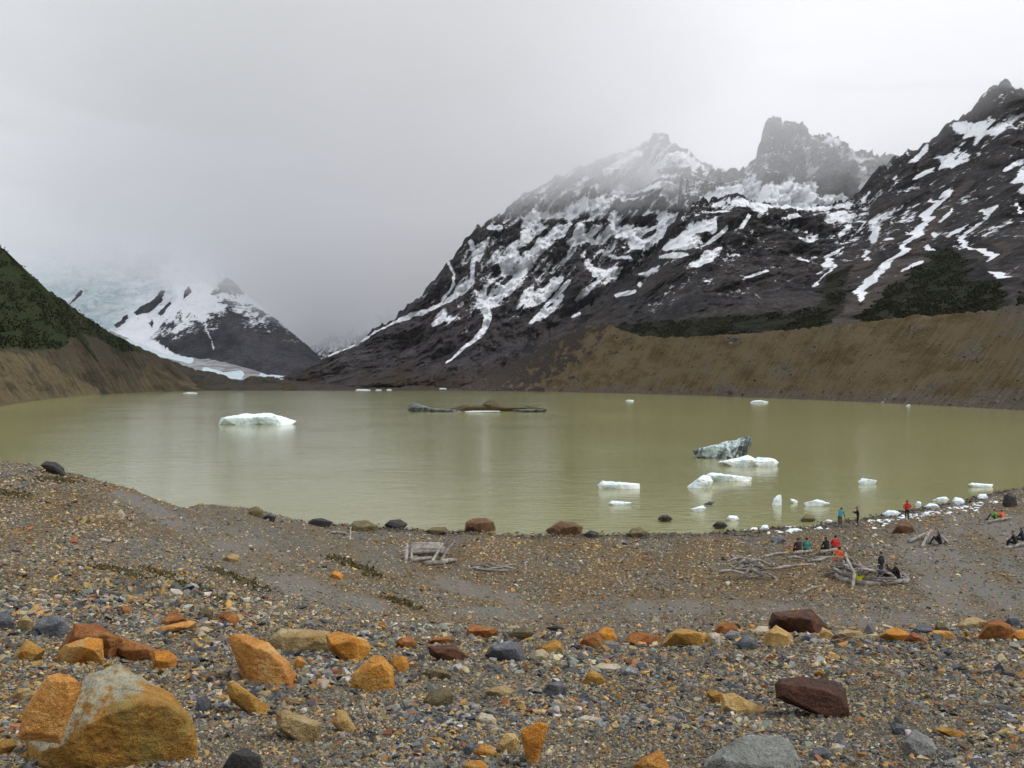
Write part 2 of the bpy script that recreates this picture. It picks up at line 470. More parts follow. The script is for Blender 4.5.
# ---- glacier mountain on the far left
s = sheet(-220, 352, 1.0, 210,
          [(-220, 205), (-50, 225), (40, 236), (120, 240), (170, 246), (195, 250), (205, 254), (212, 260), (220, 270), (228, 276), (240, 289), (255, 302), (270, 315), (290, 331), (305, 344), (315, 356), (328, 368), (352, 378)],
          [(-220, 392), (352, 392)], [(-220, 3100), (200, 3100), (352, 3000)], [(-220, 5600), (205, 5200), (352, 4300)], 110, 520, -0.35, 71, 2.2, 10)
PX, PY = s['PX'], s['PY']
wob = 5.5 * fbm(PX / 16, PY / 16, 0 * PX, 4, 5)
pyr = sd_poly(PX + wob, PY + wob, [(151, 336), (166, 322), (188, 316), (208, 318), (214, 304), (217, 288), (220, 274), (230, 274), (252, 302), (292, 328), (322, 356), (352, 380), (352, 400), (250, 400), (240, 372), (186, 360), (170, 348)])
rocks = np.maximum.reduce([sd_poly(PX + wob * 0.6, PY + wob * 0.6, pl) for pl in (
    [(136, 313), (150, 300), (163, 291), (168, 292), (163, 302), (152, 311), (140, 317)],
    [(119, 327), (128, 314), (131, 315), (128, 323), (121, 330)], [(72, 303), (81, 289), (84, 291), (80, 300), (75, 306)],
    [(158, 314), (172, 301), (173, 304), (162, 316)], [(185, 291), (192, 286), (193, 293), (186, 300)], [(146, 322), (151, 318), (152, 322), (148, 327)])])
rk = np.maximum(sstep(-4, 5, pyr), sstep(-1.0, 1.6, rocks))
edge = sstep(44, 4, pyr) * sstep(-2, 4, pyr)
sn = 1.15 - 1.55 * rk + edge * (0.95 + 1.5 * s['iso']) * sstep(360, 318, PY)
sn = strokes(sn, PX, PY, [([(206, 325), (212, 338), (217, 350)], (2.2, 1.0), 0.85), ([(232, 290), (246, 304), (262, 322), (272, 333)], (4, 2.4, 1.2), 0.62)], wob * 0.3)
ice = sstep(0.35, 0.65, sstep(150, 60, PX) * 0.6 + 0.55 * sstep(352, 300, PY) * sstep(225, 150, PX) + 0.4 * s['iso'] - 0.25 * sstep(262, 240, PY))
finish('mountain', s, mt_b, 'far mountain with a blue icefall and a dark rock pyramid fading into cloud', snow=sn, ice=ice * 0.9)

# ---- glacier tongue running out below it
m, q, b = newmat('glacier ice with grit')
pos = q.node('ShaderNodeNewGeometry').outputs['Position']
g1 = q.noise(q.mapping(pos, (1, 0.5, 3)), 1 / 60.0, 8, 0.7, 1.0); g2 = q.noise(pos, 1 / 14.0, 6, 0.7)
base = q.ramp(g1, [(0.38, (0.16, 0.155, 0.155)), (0.5, (0.30, 0.30, 0.305)), (0.62, (0.48, 0.50, 0.52))])
cl = q.rng(q.math('ADD', q.attr('ice'), q.math('MULTIPLY', q.math('SUBTRACT', g1, 0.5), 0.6)), 0.45, 0.62)
q.l.new(q.mix(cl, base, q.ramp(g2, [(0.35, (0.50, 0.66, 0.70)), (0.6, (0.74, 0.84, 0.86))])), b.inputs['Base Color'])
b.inputs['Roughness'].default_value = 0.7
q.l.new(q.bump(g2, 0.8, 6.0), b.inputs['Normal'])
s = sheet(110, 345, 1.0, 60, [(110, 330), (140, 344), (160, 353), (185, 357), (200, 359), (215, 360), (225, 363), (240, 366), (256, 371), (265, 375), (285, 376), (300, 379), (312, 383), (345, 388)],
          [(110, 389), (345, 391)], [(110, 1950), (345, 1950)], [(110, 2900), (345, 2700)], 30, 160, 0, 81, 1.0, 12)
PX, PY = s['PX'], s['PY']
ice = np.zeros(PX.shape)
ice = strokes(ice, PX, PY, soft=1.1, lines=[([(206, 372), (222, 377), (240, 375)], 5.0, 0.95), ([(262, 375), (285, 379), (306, 381), (314, 384)], (2.2, 2.6, 1.8), 1.0), ([(130, 342), (160, 353), (190, 360)], 4.0, 0.85)])
finish('glacier', s, m, 'grey dirty glacier tongue with a clean blue front above the terminal moraine', ice=ice, cat='glacier')

# ---- snowy central mountain
C_CREST = [(250, 389), (290, 376), (310, 368), (322, 361), (333, 355), (345, 349), (360, 340), (380, 328), (395, 321), (407, 311), (420, 300), (432, 285), (444, 270), (455, 258), (467, 243), (478, 230), (495, 220), (510, 209), (525, 198), (540, 190), (552, 183), (565, 176),
           (580, 170), (600, 161), (615, 158), (632, 152), (645, 146), (651, 139), (659, 135), (667, 141), (676, 150), (688, 157), (700, 165), (715, 170), (730, 176), (745, 185), (770, 200), (820, 225)]
s = sheet(250, 820, 0.9, 280, C_CREST, [(250, 390.6), (480, 390.6), (560, 360), (640, 320), (720, 285), (820, 270)],
          [(250, 2000), (400, 1830), (480, 1790), (560, 2350), (640, 2420), (820, 2450)], [(250, 2700), (330, 2850), (450, 3150), (650, 3350), (820, 3200)], 230, 330, 0.75, 21, 4.0, 13)
PX, PY = s['PX'], s['PY']
wob = 6 * fbm(PX / 22, PY / 22, 0 * PX, 4, 15)
low = np.interp(PX, [250, 330, 400, 450, 520, 560, 640, 820], [352, 350, 330, 328, 318, 312, 312, 300])       # snow line
top = lerp_pts(PX, C_CREST)
hh = (low - PY)
def fields(S, PX, PY, polys, wob, soft=3.2, val=1.0):
    for pl in polys:
        d = sd_poly(PX + wob, PY + wob * 0.7, pl)
        S = np.maximum(S, -0.45 + (val + 0.45) * sstep(-2.2 * soft, 1.5 * soft, d))
    return S


C_SNOW = [[(474, 298), (482, 286), (497, 276), (500, 268), (481, 270), (495, 258), (511, 249), (522, 242), (526, 231), (524, 220), (535, 213), (548, 211), (562, 209), (562, 241), (553, 243), (544, 253), (535, 264), (526, 275), (517, 289), (508, 300), (500, 306), (488, 311), (480, 311)],
          [(507, 314), (519, 308), (522, 293), (533, 285), (535, 291), (544, 288), (555, 277), (562, 280), (561, 289), (548, 300), (535, 308), (519, 311)], [(533, 324), (539, 313), (553, 302), (561, 296), (561, 308), (546, 319)], [(432, 327), (446, 311), (450, 317), (463, 317), (453, 323), (437, 328)],
          [(518, 282), (520, 264), (520, 220), (545, 215), (575, 204), (586, 206), (607, 201), (618, 190), (629, 179), (640, 171), (673, 155), (684, 158), (706, 171), (728, 176), (745, 185), (745, 204), (711, 198), (703, 203), (695, 214), (684, 222), (668, 233), (657, 247), (643, 252), (632, 257), (627, 246), (610, 238), (599, 246), (586, 246), (572, 248), (561, 240), (550, 243), (536, 259), (523, 280)],
          [(581, 257), (588, 261), (595, 269), (610, 272), (624, 267), (616, 278), (602, 289), (583, 297), (566, 305), (586, 291), (592, 283), (583, 273)], [(470, 262), (476, 246), (484, 243), (486, 252), (480, 264)]]
C_STRK = [([(484, 306), (489, 318), (484, 330), (466, 346), (447, 363)], (5, 3.4, 3, 1.7, 1.1), 1.35), ([(380, 331), (400, 322), (424, 313), (442, 306), (455, 297), (471, 284)], (1.4, 2.0, 2.4, 2.6, 3, 4), 1.2), ([(424, 315), (433, 306)], 1.6, 1.2), ([(449, 264), (456, 277), (455, 286), (442, 302)], 1.3, 1.2),
          ([(471, 244), (475, 258), (473, 271), (472, 282)], 2.4, 1.2), ([(491, 231), (500, 233)], 3.0, 1.1), ([(605, 178), (620, 169), (635, 160)], 4.5, 1.2), ([(531, 324), (547, 305), (566, 286)], 2.2, 1.2), ([(607, 253), (618, 259), (627, 265)], 1.5, 1.2), ([(330, 356), (350, 346), (378, 332)], 1.2, 1.0)]
C_ROCK = [([(624, 214), (640, 208), (660, 206), (684, 209)], 6.5), ([(628, 224), (650, 222)], 5), ([(633, 190), (651, 184), (684, 184)], 3.0), ([(629, 197), (645, 198)], 2.6), ([(657, 175), (681, 178)], 2.6), ([(695, 176), (728, 182)], 3.4), ([(668, 196), (681, 191)], 2.4), ([(569, 238), (575, 226), (583, 220)], 3.6),
          ([(586, 230), (599, 226)], 4), ([(594, 239), (607, 228)], 2.4), ([(545, 224), (561, 224)], 4.5), ([(613, 210), (627, 205)], 4.5), ([(528, 250), (536, 238), (545, 232)], 2.0), ([(500, 282), (510, 277)], 3.0), ([(520, 255), (530, 246)], 2.0), ([(488, 292), (496, 287)], 2.2), ([(640, 240), (652, 234)], 2.0), ([(604, 222), (618, 200)], 1.8)]
S = 0.06 + 0.36 * sstep(0, 60, hh) + 0.14 * sstep(235, 200, PY) - 0.5 * (s['big'] - 0.32) - 0.35 * s['iso'] - 0.5 * sstep(-4, -22, hh)
stk = fbm((PX + PY) / 1.414 / 5.0, (PX - PY) / 1.414 / 26.0, 0 * PX, 4, 77)
S = fields(S, PX, PY, C_SNOW, wob * 0.45) + 0.75 * stk * sstep(350, 330, PY)
S = strokes(S, PX, PY, C_STRK, wob * 0.25, soft=1.0)
for pts_, w_ in C_ROCK:
    d_, _ = dist_line(PX + wob * 0.5, PY + wob * 0.4, pts_)
    S = S - 0.8 * sstep(1.8, 0.2, d_ / w_)
soil = 0.25 + 0.55 * sstep(345, 385, PY) + 0.6 * fbm(PX / 40 + PY / 60, PY / 60, 0 * PX, 3, 33)
finish('mountain', s, mt_c, 'tall central mountain with broad snowfields over dark rock, summit veiled in cloud', snow=S, soil=soil * 0.75)

# ---- rock towers behind the right shoulder
D_CREST = [(680, 178), (700, 174), (715, 172), (735, 170), (748, 165), (755, 159), (759, 142), (762, 125), (767, 121), (775, 120), (783, 121), (790, 124), (799, 126), (806, 134), (815, 137), (825, 135), (838, 142), (850, 150), (862, 153), (875, 158), (890, 160), (910, 160), (930, 172), (975, 200)]
s = sheet(680, 975, 1.0, 130, D_CREST, [(680, 262), (975, 262)], [(680, 2480), (975, 2480)], [(680, 2950), (975, 2950)], 150, 150, 0.1, 31, 4.0, 7)
PX, PY = s['PX'], s['PY']
wob = 5 * fbm(PX / 14, PY / 14, 0 * PX, 4, 27)
S = 0.55 - 0.75 * (s['big'] - 0.3) - 0.6 * s['iso'] + 0.5 * (s['nz'] - 0.5) - 0.2 * sstep(150, 120, PY)
S = fields(S, PX, PY, [[(690, 214), (700, 196), (726, 190), (743, 181), (751, 176), (760, 184), (777, 187), (790, 176), (797, 184), (812, 187), (819, 198), (846, 198), (862, 196), (868, 190), (880, 215), (860, 240), (690, 240)], [(843, 166), (852, 166), (862, 172), (870, 178), (862, 186), (852, 176)], [(815, 142), (828, 138), (838, 146), (826, 152)]], wob * 0.5)
dome = sd_poly(PX + wob * 0.4, PY + wob * 0.4, [(812, 196), (818, 170), (826, 156), (836, 153), (848, 164), (862, 190), (858, 197), (838, 198)])
S = S - 1.2 * sstep(-2, 4, dome)
for pts_, w_ in (([(757, 178), (775, 184)], 3), ([(730, 176), (742, 170)], 5), ([(796, 180), (808, 176)], 4)):
    d_, _ = dist_line(PX + wob * 0.5, PY + wob * 0.4, pts_); S = S - 1.0 * sstep(1.5, 0.5, d_ / w_)
finish('mountain', s, mt_d, 'jagged rock towers with a snowy foot, half lost in the cloud', snow=S, soil=0.15 + 0 * S)

# ---- dark right hand mountain
E_CREST = [(462, 376), (480, 371), (500, 360), (530, 344), (560, 327), (585, 309), (600, 297), (620, 283), (640, 268), (655, 250), (668, 228), (682, 212), (697, 203), (715, 200), (735, 198), (752, 203), (775, 207), (800, 210), (825, 208), (850, 201), (865, 189), (875, 172), (885, 166), (895, 158),
           (905, 154), (925, 146), (936, 136), (942, 128), (952, 124), (960, 118), (968, 114), (974, 112), (980, 100), (985, 95), (992, 88), (1000, 84), (1008, 83), (1015, 87), (1024, 93), (1040, 90), (1070, 100), (1120, 118), (1200, 105), (1300, 160), (1450, 260)]
s = sheet(462, 1450, 1.15, 270, E_CREST,
          [(462, 389), (500, 389), (560, 372), (620, 352), (700, 352), (840, 340), (930, 332), (1024, 322), (1450, 300)],
          [(462, 1860), (500, 1820), (600, 1500), (700, 1180), (840, 900), (1024, 640), (1450, 600)], [(462, 2250), (600, 2300), (870, 2300), (1000, 2050), (1450, 1500)], 125, 215, 0.8, 43, 4.5, 10)
PX, PY = s['PX'], s['PY']
wob = 6 * fbm(PX / 18, PY / 18, 0 * PX, 4, 25)
top = lerp_pts(PX, E_CREST)
S = -0.10 + 0.42 * sstep(290, 210, PY) * sstep(560, 700, PX) * (1 - 0.45 * sstep(860, 900, PX)) - 0.5 * (s['big'] - 0.32) - 0.5 * s['iso'] + 0.5 * (s['nz'] - 0.55)
E_SNOW = [[(659, 247), (673, 237), (689, 226), (711, 222), (711, 236), (695, 234), (700, 242), (687, 250), (670, 254)], [(637, 275), (657, 267), (665, 263), (657, 273), (640, 279)], [(688, 265), (700, 258), (702, 252), (723, 246), (711, 262), (695, 268)],
          [(743, 213), (763, 205), (763, 213), (752, 223)], [(812, 219), (835, 214), (859, 216), (838, 227), (823, 226)], [(852, 206), (863, 195), (869, 191), (859, 207)], [(816, 274), (820, 262), (829, 253), (840, 248), (829, 262), (823, 274)],
          [(945, 128), (952, 124), (960, 125), (971, 128), (977, 125), (981, 132), (1002, 122), (1018, 117), (1009, 128), (993, 137), (981, 139), (974, 145), (968, 149), (965, 145), (952, 139)],
          [(924, 165), (937, 159), (946, 157), (954, 147), (957, 153), (951, 161), (960, 152), (963, 156), (956, 167), (946, 172), (937, 168)], [(700, 208), (726, 200), (760, 205), (800, 206), (828, 208), (850, 203), (846, 211), (800, 212), (760, 211), (720, 210)]]
E_STRK = [([(945, 193), (937, 204), (929, 211), (923, 223), (915, 234), (904, 240), (899, 251), (887, 261), (874, 276), (862, 290), (852, 297), (840, 306)], (2.5, 3.5, 4, 2.6, 3.5, 3, 2.6, 3.5, 4.6, 4, 2, 1.1), 1.4), ([(926, 203), (930, 207)], 1.8, 1.3), ([(903, 235), (905, 240)], 2.0, 1.3),
          ([(985, 211), (973, 217), (971, 226), (967, 239), (970, 251), (971, 262)], (1.5, 4, 2.6, 2.6, 1.7, 3.6), 1.4), ([(986, 275), (986, 279)], 2.8, 1.4), ([(913, 179), (921, 175), (929, 172)], 1.8, 1.3), ([(906, 165), (917, 156), (924, 148)], 2.0, 1.3), ([(996, 173), (1009, 167), (1026, 161)], 2.4, 1.3),
          ([(1023, 168), (1012, 178), (1007, 190), (1010, 195), (1026, 199)], (2, 4.5, 3.4, 2.6, 2.4), 1.35), ([(1013, 206), (1015, 215)], 2, 1.2), ([(948, 211), (937, 223)], 1.2, 1.2), ([(951, 234), (957, 231)], 2.3, 1.2), ([(931, 237), (932, 234)], 1.8, 1.2), ([(927, 248), (931, 249)], 3, 1.2), ([(892, 180), (894, 178)], 1.4, 1.2),
          ([(912, 265), (902, 270)], 2.0, 1.05), ([(874, 230), (870, 242)], 2, 1.25), ([(862, 254), (860, 262)], 2, 1.2), ([(659, 259), (684, 256)], 2, 1.2), ([(614, 297), (632, 294)], 1.8, 1.1), ([(637, 288), (640, 283)], 1.5, 1.1), ([(572, 317), (579, 314)], 1.4, 1.1), ([(709, 243), (722, 232)], 2, 1.2), ([(737, 230), (742, 220)], 2, 1.2),
          ([(782, 220), (793, 220)], 1.6, 1.2), ([(838, 236), (846, 227)], 2, 1.25), ([(858, 222), (859, 230)], 1.4, 1.2), ([(869, 242), (876, 229)], 2, 1.25), ([(879, 242), (883, 242)], 1.3, 1.1), ([(789, 243), (815, 239)], 1.7, 1.1), ([(743, 279), (763, 273)], 1.3, 1.0), ([(795, 260), (806, 262)], 1.3, 1.0), ([(704, 213), (723, 216)], 1.3, 1.1), ([(817, 285), (828, 268)], 1.3, 1.0), ([(1040, 165), (1060, 190)], 3.0, 1.0)]
stk = np.where(PX < 865, fbm(PX / 15.0 + 0.3 * wob, PY / 4.0, 0 * PX, 4, 78), fbm((PX + PY) / 1.414 / 5.0, (PX - PY) / 1.414 / 24.0, 0 * PX, 4, 79))
S = fields(S, PX, PY, E_SNOW, wob * 0.35, soft=2.4) + 0.6 * stk * sstep(310, 280, PY)
S = strokes(S, PX, PY, E_STRK, wob * 0.12, soft=1.0)
# bare scree fans, forest at the foot
scree = np.zeros(PX.shape)
scree = strokes(scree, PX, PY, [([(958, 190), (930, 228), (900, 268), (860, 300), (810, 326)], (6, 12, 15, 12, 5), 0.9), ([(890, 225), (860, 262), (825, 300), (800, 322)], (6, 8, 8, 3), 0.75), ([(985, 215), (984, 250), (990, 285)], (8, 10, 8), 0.75), ([(1010, 240), (1024, 290)], 9.0, 0.6),
                                ([(640, 345), (560, 352), (500, 376)], (5, 16, 12), 0.35)], wob)
scree = scree + 0.35 * s['iso']
veg = np.maximum.reduce([sd_poly(PX + wob, PY + wob, pl) for pl in (
    [(845, 345), (838, 318), (870, 300), (905, 276), (928, 252), (938, 246), (952, 258), (972, 282), (984, 300), (990, 320), (990, 345)],
    [(600, 350), (612, 326), (650, 322), (700, 318), (745, 316), (790, 314), (800, 326), (800, 350)], [(996, 330), (992, 300), (1010, 292), (1060, 288), (1250, 290), (1250, 330)],
    [(770, 345), (790, 318), (815, 296), (842, 268), (848, 280), (826, 310), (800, 345)])])
veg = sstep(-9, 10, veg)
S = np.where(S < 0.6, S - 0.6 * veg, S)
e = finish('mountain', s, mt_e, 'dark brown mountain with snow gullies and a rocky peak above the forested slope', snow=S, veg=veg, soil=scree)
plant(s, veg * sstep(-0.4, 0.1, fbm(PX / 20, PY / 16, 0 * PX, 4, 99)), 17000, 1.0, 3.0, 3, 0.5)

# ---- lateral moraine on the right shore
F_BASE = [(440, 391.3), (480, 391.4), (560, 392.4), (640, 394.4), (700, 396.3), (760, 398.7), (820, 401.3), (880, 404.2), (940, 407.4), (1024, 412.5), (1100, 419), (1200, 430), (1300, 445), (1500, 490)]
fy = [(p, (H + 0.8) * F / (y - 384)) for p, y in F_BASE]
s = sheet(440, 1500, 1.2, 110, [(440, 390.5), (462, 387), (475, 381), (490, 374), (510, 364), (530, 354), (550, 343), (570, 333), (588, 325.5), (602, 323), (612, 326), (622, 331), (640, 336), (660, 337), (680, 337), (700, 337), (740, 334), (780, 331), (820, 327), (840, 324), (870, 321), (900, 318.5), (915, 315), (930, 317), (960, 313), (990, 311), (1005, 307), (1024, 305), (1100, 292), (1300, 262), (1500, 255)],
          F_BASE, fy, [(440, 1680), (490, 1720), (600, 1380), (700, 1030), (840, 730), (1024, 500), (1200, 380), (1500, 300)], 7.0, 34, 0.15, 51, 1.3, 11, rough=0.6, back=0.5)
PX, PY = s['PX'], s['PY']
soil = sstep(0.25, 0.0, s['V']) * 0.75 + 0.9 * s['iso'] + 0.35 * sstep(900, 1000, PX) + 0.1
mvg = sstep(640, 505, PX + 0.9 * (PY - 365)) * 1.0 + 0.9 * s['iso'] - 0.12
mor = s
finish('moraine', s, mt_f, veg=mvg, label='long ochre brown moraine bank along the right shore of the lake', soil=soil, cat='moraine')

# ---- terminal moraine at the head of the lake
S_BASE = [(120, 391), (180, 391.2), (250, 391.2), (330, 391.2), (460, 391.2)]
s = sheet(120, 460, 0.8, 50, [(120, 350), (150, 355), (165, 358.5), (180, 364), (190, 368), (200, 371), (215, 372.5), (225, 376), (235, 380), (243, 381), (250, 377), (258, 376), (275, 378), (290, 380.5), (310, 382.5), (330, 385), (345, 387), (360, 388), (400, 388), (410, 386), (430, 386), (440, 389), (460, 390.5)],
          S_BASE, [(p, (H + 0.8) * F / (y - 384)) for p, y in S_BASE], [(120, 1800), (250, 1850), (460, 1830)], 22, 45, -0.3, 91, 1.4, 7)
PX, PY = s['PX'], s['PY']
finish('moraine', s, mt_s, 'dark rocky terminal moraine across the head of the lake', soil=0.35 + 0.8 * s['iso'], veg=0.25 + 0.5 * s['iso'], cat='moraine')

# ---- left hillside
A_BASE = [(-600, 520), (-300, 455), (-150, 428), (0, 408.6), (30, 403.2), (60, 398.8), (110, 394.8), (150, 392.6), (185, 391.5), (222, 391.2)]
s = sheet(-600, 222, 1.0, 150, [(-600, 90), (-200, 185), (-60, 224), (0, 246), (8, 254), (20, 264), (32, 275), (45, 288), (60, 298), (70, 305), (80, 313), (100, 326), (120, 338), (140, 348), (155, 355), (166, 360), (177, 368), (188, 377), (198, 386), (222, 391)],
          A_BASE, [(p, (H + 0.8) * F / (y - 384)) for p, y in A_BASE], [(-600, 330), (-200, 560), (0, 900), (60, 1060), (120, 1320), (180, 1660), (222, 1700)], 16, 60, -0.7, 101, 2.2, 14, rough=0.55)
PX, PY = s['PX'], s['PY']
wob = 5 * fbm(PX / 15, PY / 15, 0 * PX, 4, 35)
veg = sd_poly(PX + wob, PY + wob, [(-700, 60), (0, 240), (45, 284), (80, 309), (125, 340), (150, 356), (120, 352), (100, 340), (82, 334), (70, 340), (62, 352), (45, 352), (20, 350), (0, 349), (-700, 420)])
veg = sstep(-5, 7, veg)
sandy = sd_poly(PX + wob, PY + wob * 0.6, [(-700, 400), (0, 352), (20, 353), (42, 356), (60, 368), (82, 380), (100, 390), (98, 400), (30, 410), (-700, 560)])
soil = sstep(-4, 4, sandy) * (0.85 + 0.6 * s['iso']) + 0.42 * sstep(350, 372, PY) * sstep(60, 120, PX) + 0.55 * s['iso']
soil = np.where((PX < 10) & (PY < 345), soil * 0.3, soil)
finish('hill', s, mt_a, 'dark green hillside with an ochre scree fan on the left shore', veg=veg, soil=soil, cat='hillside')
plant(s, veg * sstep(-0.35, 0.15, fbm(PX / 22, PY / 14, 0 * PX, 4, 98)), 26000, 0.6, 2.0, 4, 0.5)

# ---- far shrubs and trees: one mass
T = np.concatenate(tree_spots)
bm = bmesh.new(); bmesh.ops.create_icosphere(bm, subdivisions=1, radius=1.0)
bv = np.array([v.co[:] for v in bm.verts]); bf = np.array([[v.index for v in f.verts] for f in bm.faces]); bm.free()
N = len(T)
sc3 = T[:, 3][:, None, None] * rng.uniform(0.6, 1.15, (N, len(bv), 1)) * np.array([0.55, 0.55, 0.62])
VV = bv[None] * sc3 + T[:, None, :3] + np.array([0, 0, 0.35]) * T[:, 3][:, None, None] * 0.6
FF = bf[None] + (np.arange(N) * len(bv))[:, None, None]
patch_ = 0.8 + 1.5 * np.clip(fbm(T[:, 0] / 60, T[:, 1] / 60, T[:, 2] / 40, 3, 97) + 0.25, 0, 1)
tc = np.repeat((patch_ * rng.uniform(0.5, 1.6, N))[:, None], len(bv), 1).ravel()
tcol = np.array([0.0125, 0.0140, 0.0062]) * tc[:, None] * (1 + 0.25 * rng.normal(0, 1, (len(tc), 3)) * 0.3)
mfo, q, b = newmat('dark scrub foliage'); q.l.new(q.attr('col', 'Color'), b.inputs['Base Color']); b.inputs['Roughness'].default_value = 0.95; b.inputs['Specular IOR Level'].default_value = 0.05
put('forest', mesh_np('forest', VV.reshape(-1, 3), FF.reshape(-1, 3), {'col': tcol}, smooth=False), mfo, label='dark green scrub forest covering the lower mountain slopes', cat='forest', kind='stuff')

# ---- scattered blocks on the moraine faces
rr = np.random.default_rng(55)
vv_ = mor['verts'][:mor['PX'].shape[0]].reshape(-1, 3); ok_ = np.flatnonzero((mor['PX'].ravel() < 1080) & (mor['V'].ravel() < 0.98))
wgt = (0.15 + sstep(0.25, 0.0, mor['V'].ravel()[ok_]) + np.clip(mor['iso'].ravel()[ok_] * 2, 0, 1)); pick = rr.choice(ok_, 2600, p=wgt / wgt.sum())
bpos = vv_[pick] + rr.normal(0, 0.4, (2600, 3)) * np.array([1, 0.3, 0.1]); bsz = np.clip(np.exp(rr.normal(-0.55, 0.5, 2600)), 0.25, 2.6) * (0.6 + bpos[:, 1] / 900)
BV = bv[None] * bsz[:, None, None] * rr.uniform(0.45, 1.0, (2600, len(bv), 1)) * np.array([0.7, 0.7, 0.5]) + bpos[:, None]
BF = bf[None] + (np.arange(2600) * len(bv))[:, None, None]
pal = np.array([(0.06, 0.05, 0.04), (0.11, 0.10, 0.09), (0.19, 0.175, 0.15), (0.30, 0.28, 0.25), (0.13, 0.08, 0.04), (0.035, 0.03, 0.026)])
bc = np.repeat(pal[rr.choice(6, 2600, p=[.25, .22, .15, .06, .14, .18])], len(bv), 0)
mru, q, b = newmat('moraine blocks'); q.l.new(q.attr('col', 'Color'), b.inputs['Base Color']); b.inputs['Roughness'].default_value = 0.9
put('rubble', mesh_np('rubble', BV.reshape(-1, 3), BF.reshape(-1, 3), {'col': bc}, smooth=False), mru, label='scattered grey and brown blocks over the right moraine face', cat='rubble', kind='stuff')

# ------------------------------------------------------------------ low cloud hiding the peaks, and the air
def volume_material(name, color, density, aniso=0.0):
    m = bpy.data.materials.new(name); m.use_nodes = True
    q = NT(m); q.n.remove(q.n['Principled BSDF'])
    out = q.n['Material Output']
    v = q.node('ShaderNodeVolumePrincipled', {'Color': color, 'Density': density, 'Anisotropy': aniso})
    q.l.new(v.outputs[0], out.inputs['Volume'])
    return m


def make_cloud(name, base, dip, thick, dens, tint, label, seed, near=(0, 1)):
    """a bank of droplets: flat lumpy closed body whose thickness runs out to nothing at its edges"""
    nx, ny = 150, 90
    gx = np.linspace(-6500, 6500, nx); gy = np.linspace(950, 9500, ny)
    GX, GY = np.meshgrid(gx, gy)
    az = GX / GY * F + 512
    cb = lerp_pts(az, base)
    zb = cb - sstep(2600, 5600, GY) * lerp_pts(az, dip)
    zb = zb + 70 * fbm(GX / 900, GY / 900, 0 * GX, 4, seed) + 26 * fbm(GX / 220, GY / 220, 0 * GX, 3, seed + 1)
    th = lerp_pts(az, thick)
    zt = cb + th + 120 * fbm(GX / 1500, GY / 1500, 0 * GX + 5, 3, seed + 2)
    zt = zb + np.maximum((zt - zb) * sstep(0, 160, th), 14)
    vb = np.stack([GX, GY, zb], -1).reshape(-1, 3); vt = np.stack([GX, GY, zt], -1).reshape(-1, 3)
    gq = grid_faces(ny, nx); n0 = len(vb)
    gf = np.concatenate([gq[:, [0, 1, 2]], gq[:, [0, 2, 3]]])
    rim = np.concatenate([np.arange(nx), np.arange(1, ny) * nx + nx - 1, (ny - 1) * nx + np.arange(nx - 2, -1, -1), np.arange(ny - 2, -1, -1) * nx])
    sidef = np.concatenate([np.stack([rim[:-1], rim[:-1] + n0, rim[1:] + n0], 1), np.stack([rim[:-1], rim[1:] + n0, rim[1:]], 1)])
    cm = mesh_np(name, np.concatenate([vb, vt]), np.concatenate([gf[:, ::-1], gf + n0, sidef[:, ::-1]]))
    bmc = bmesh.new(); bmc.from_mesh(cm); bmesh.ops.recalc_face_normals(bmc, faces=bmc.faces); bmc.to_mesh(cm); bmc.free()
    put(name, cm, volume_material('cloud droplets', tint, dens), label=label, cat='cloud', kind='stuff')


make_cloud('cloud', CLOUD_BASE, CLOUD_DIP, CLOUD_THICK, CLOUD_DENS, CLOUD_TINT, 'dark grey cloud filling the head of the valley and hiding the glacier mountain', 7)
make_cloud('cloud', CLOUD2_BASE, CLOUD2_DIP, CLOUD2_THICK, CLOUD2_DENS, (0.985, 0.985, 0.99), 'thin bright cloud drifting across the central and right hand peaks', 17)

bm = bmesh.new(); bmesh.ops.create_cube(bm, size=1.0)
hm = bpy.data.meshes.new('haze'); bm.to_mesh(hm); bm.free()
hz = put('haze', hm, volume_material('pale mountain air', (0.90, 0.94, 1.0), HAZE_DENS), label='thin blue grey mountain air over lake and slopes', cat='haze', kind='stuff')
hz.scale = (19000, 14200, 2630); hz.location = (0, 5900, 2630 / 2 - 131)

# ------------------------------------------------------------------ the lake
m, q, b = newmat('silty glacier water')
pos = q.node('ShaderNodeNewGeometry').outputs['Position']
w0 = q.noise(pos, 1 / 220.0, 4, 0.5)
q.l.new(q.ramp(w0, [(0.35, (0.215, 0.213, 0.088)), (0.65, (0.27, 0.268, 0.118))]), b.inputs['Base Color'])
b.inputs['Roughness'].default_value = 0.11; b.inputs['IOR'].default_value = 1.33; b.inputs['Specular IOR Level'].default_value = 0.42
w1 = q.noise(q.mapping(pos, (0.55, 1.0, 1.0), (0, 0, math.radians(14))), 1.1, 4, 0.6, 0.4)
w2 = q.noise(q.mapping(pos, (0.6, 1.0, 1.0), (0, 0, math.radians(-20))), 0.28, 3, 0.55)
w3 = q.noise(pos, 1 / 60.0, 3, 0.5)
hgt = q.math('ADD', q.math('MULTIPLY', w1, 0.4), q.math('MULTIPLY', w2, 0.6))
hgt = q.math('MULTIPLY', hgt, q.rng(w3, 0.35, 0.65, 0.5, 1.15))
q.l.new(q.bump(hgt, 0.35, 0.35), b.inputs['Normal'])
xs = np.linspace(-2600, 2600, 40); ys = np.concatenate([np.linspace(12, 200, 20), np.linspace(230, 2300, 40)])
WX, WY = np.meshgrid(xs, ys)
put('lake', mesh_np('lake', np.stack([WX, WY, 0 * WX], -1).reshape(-1, 3), grid_faces(len(ys), len(xs))), m, label='murky olive green glacial lake with small ripples', cat='lake', kind='structure')

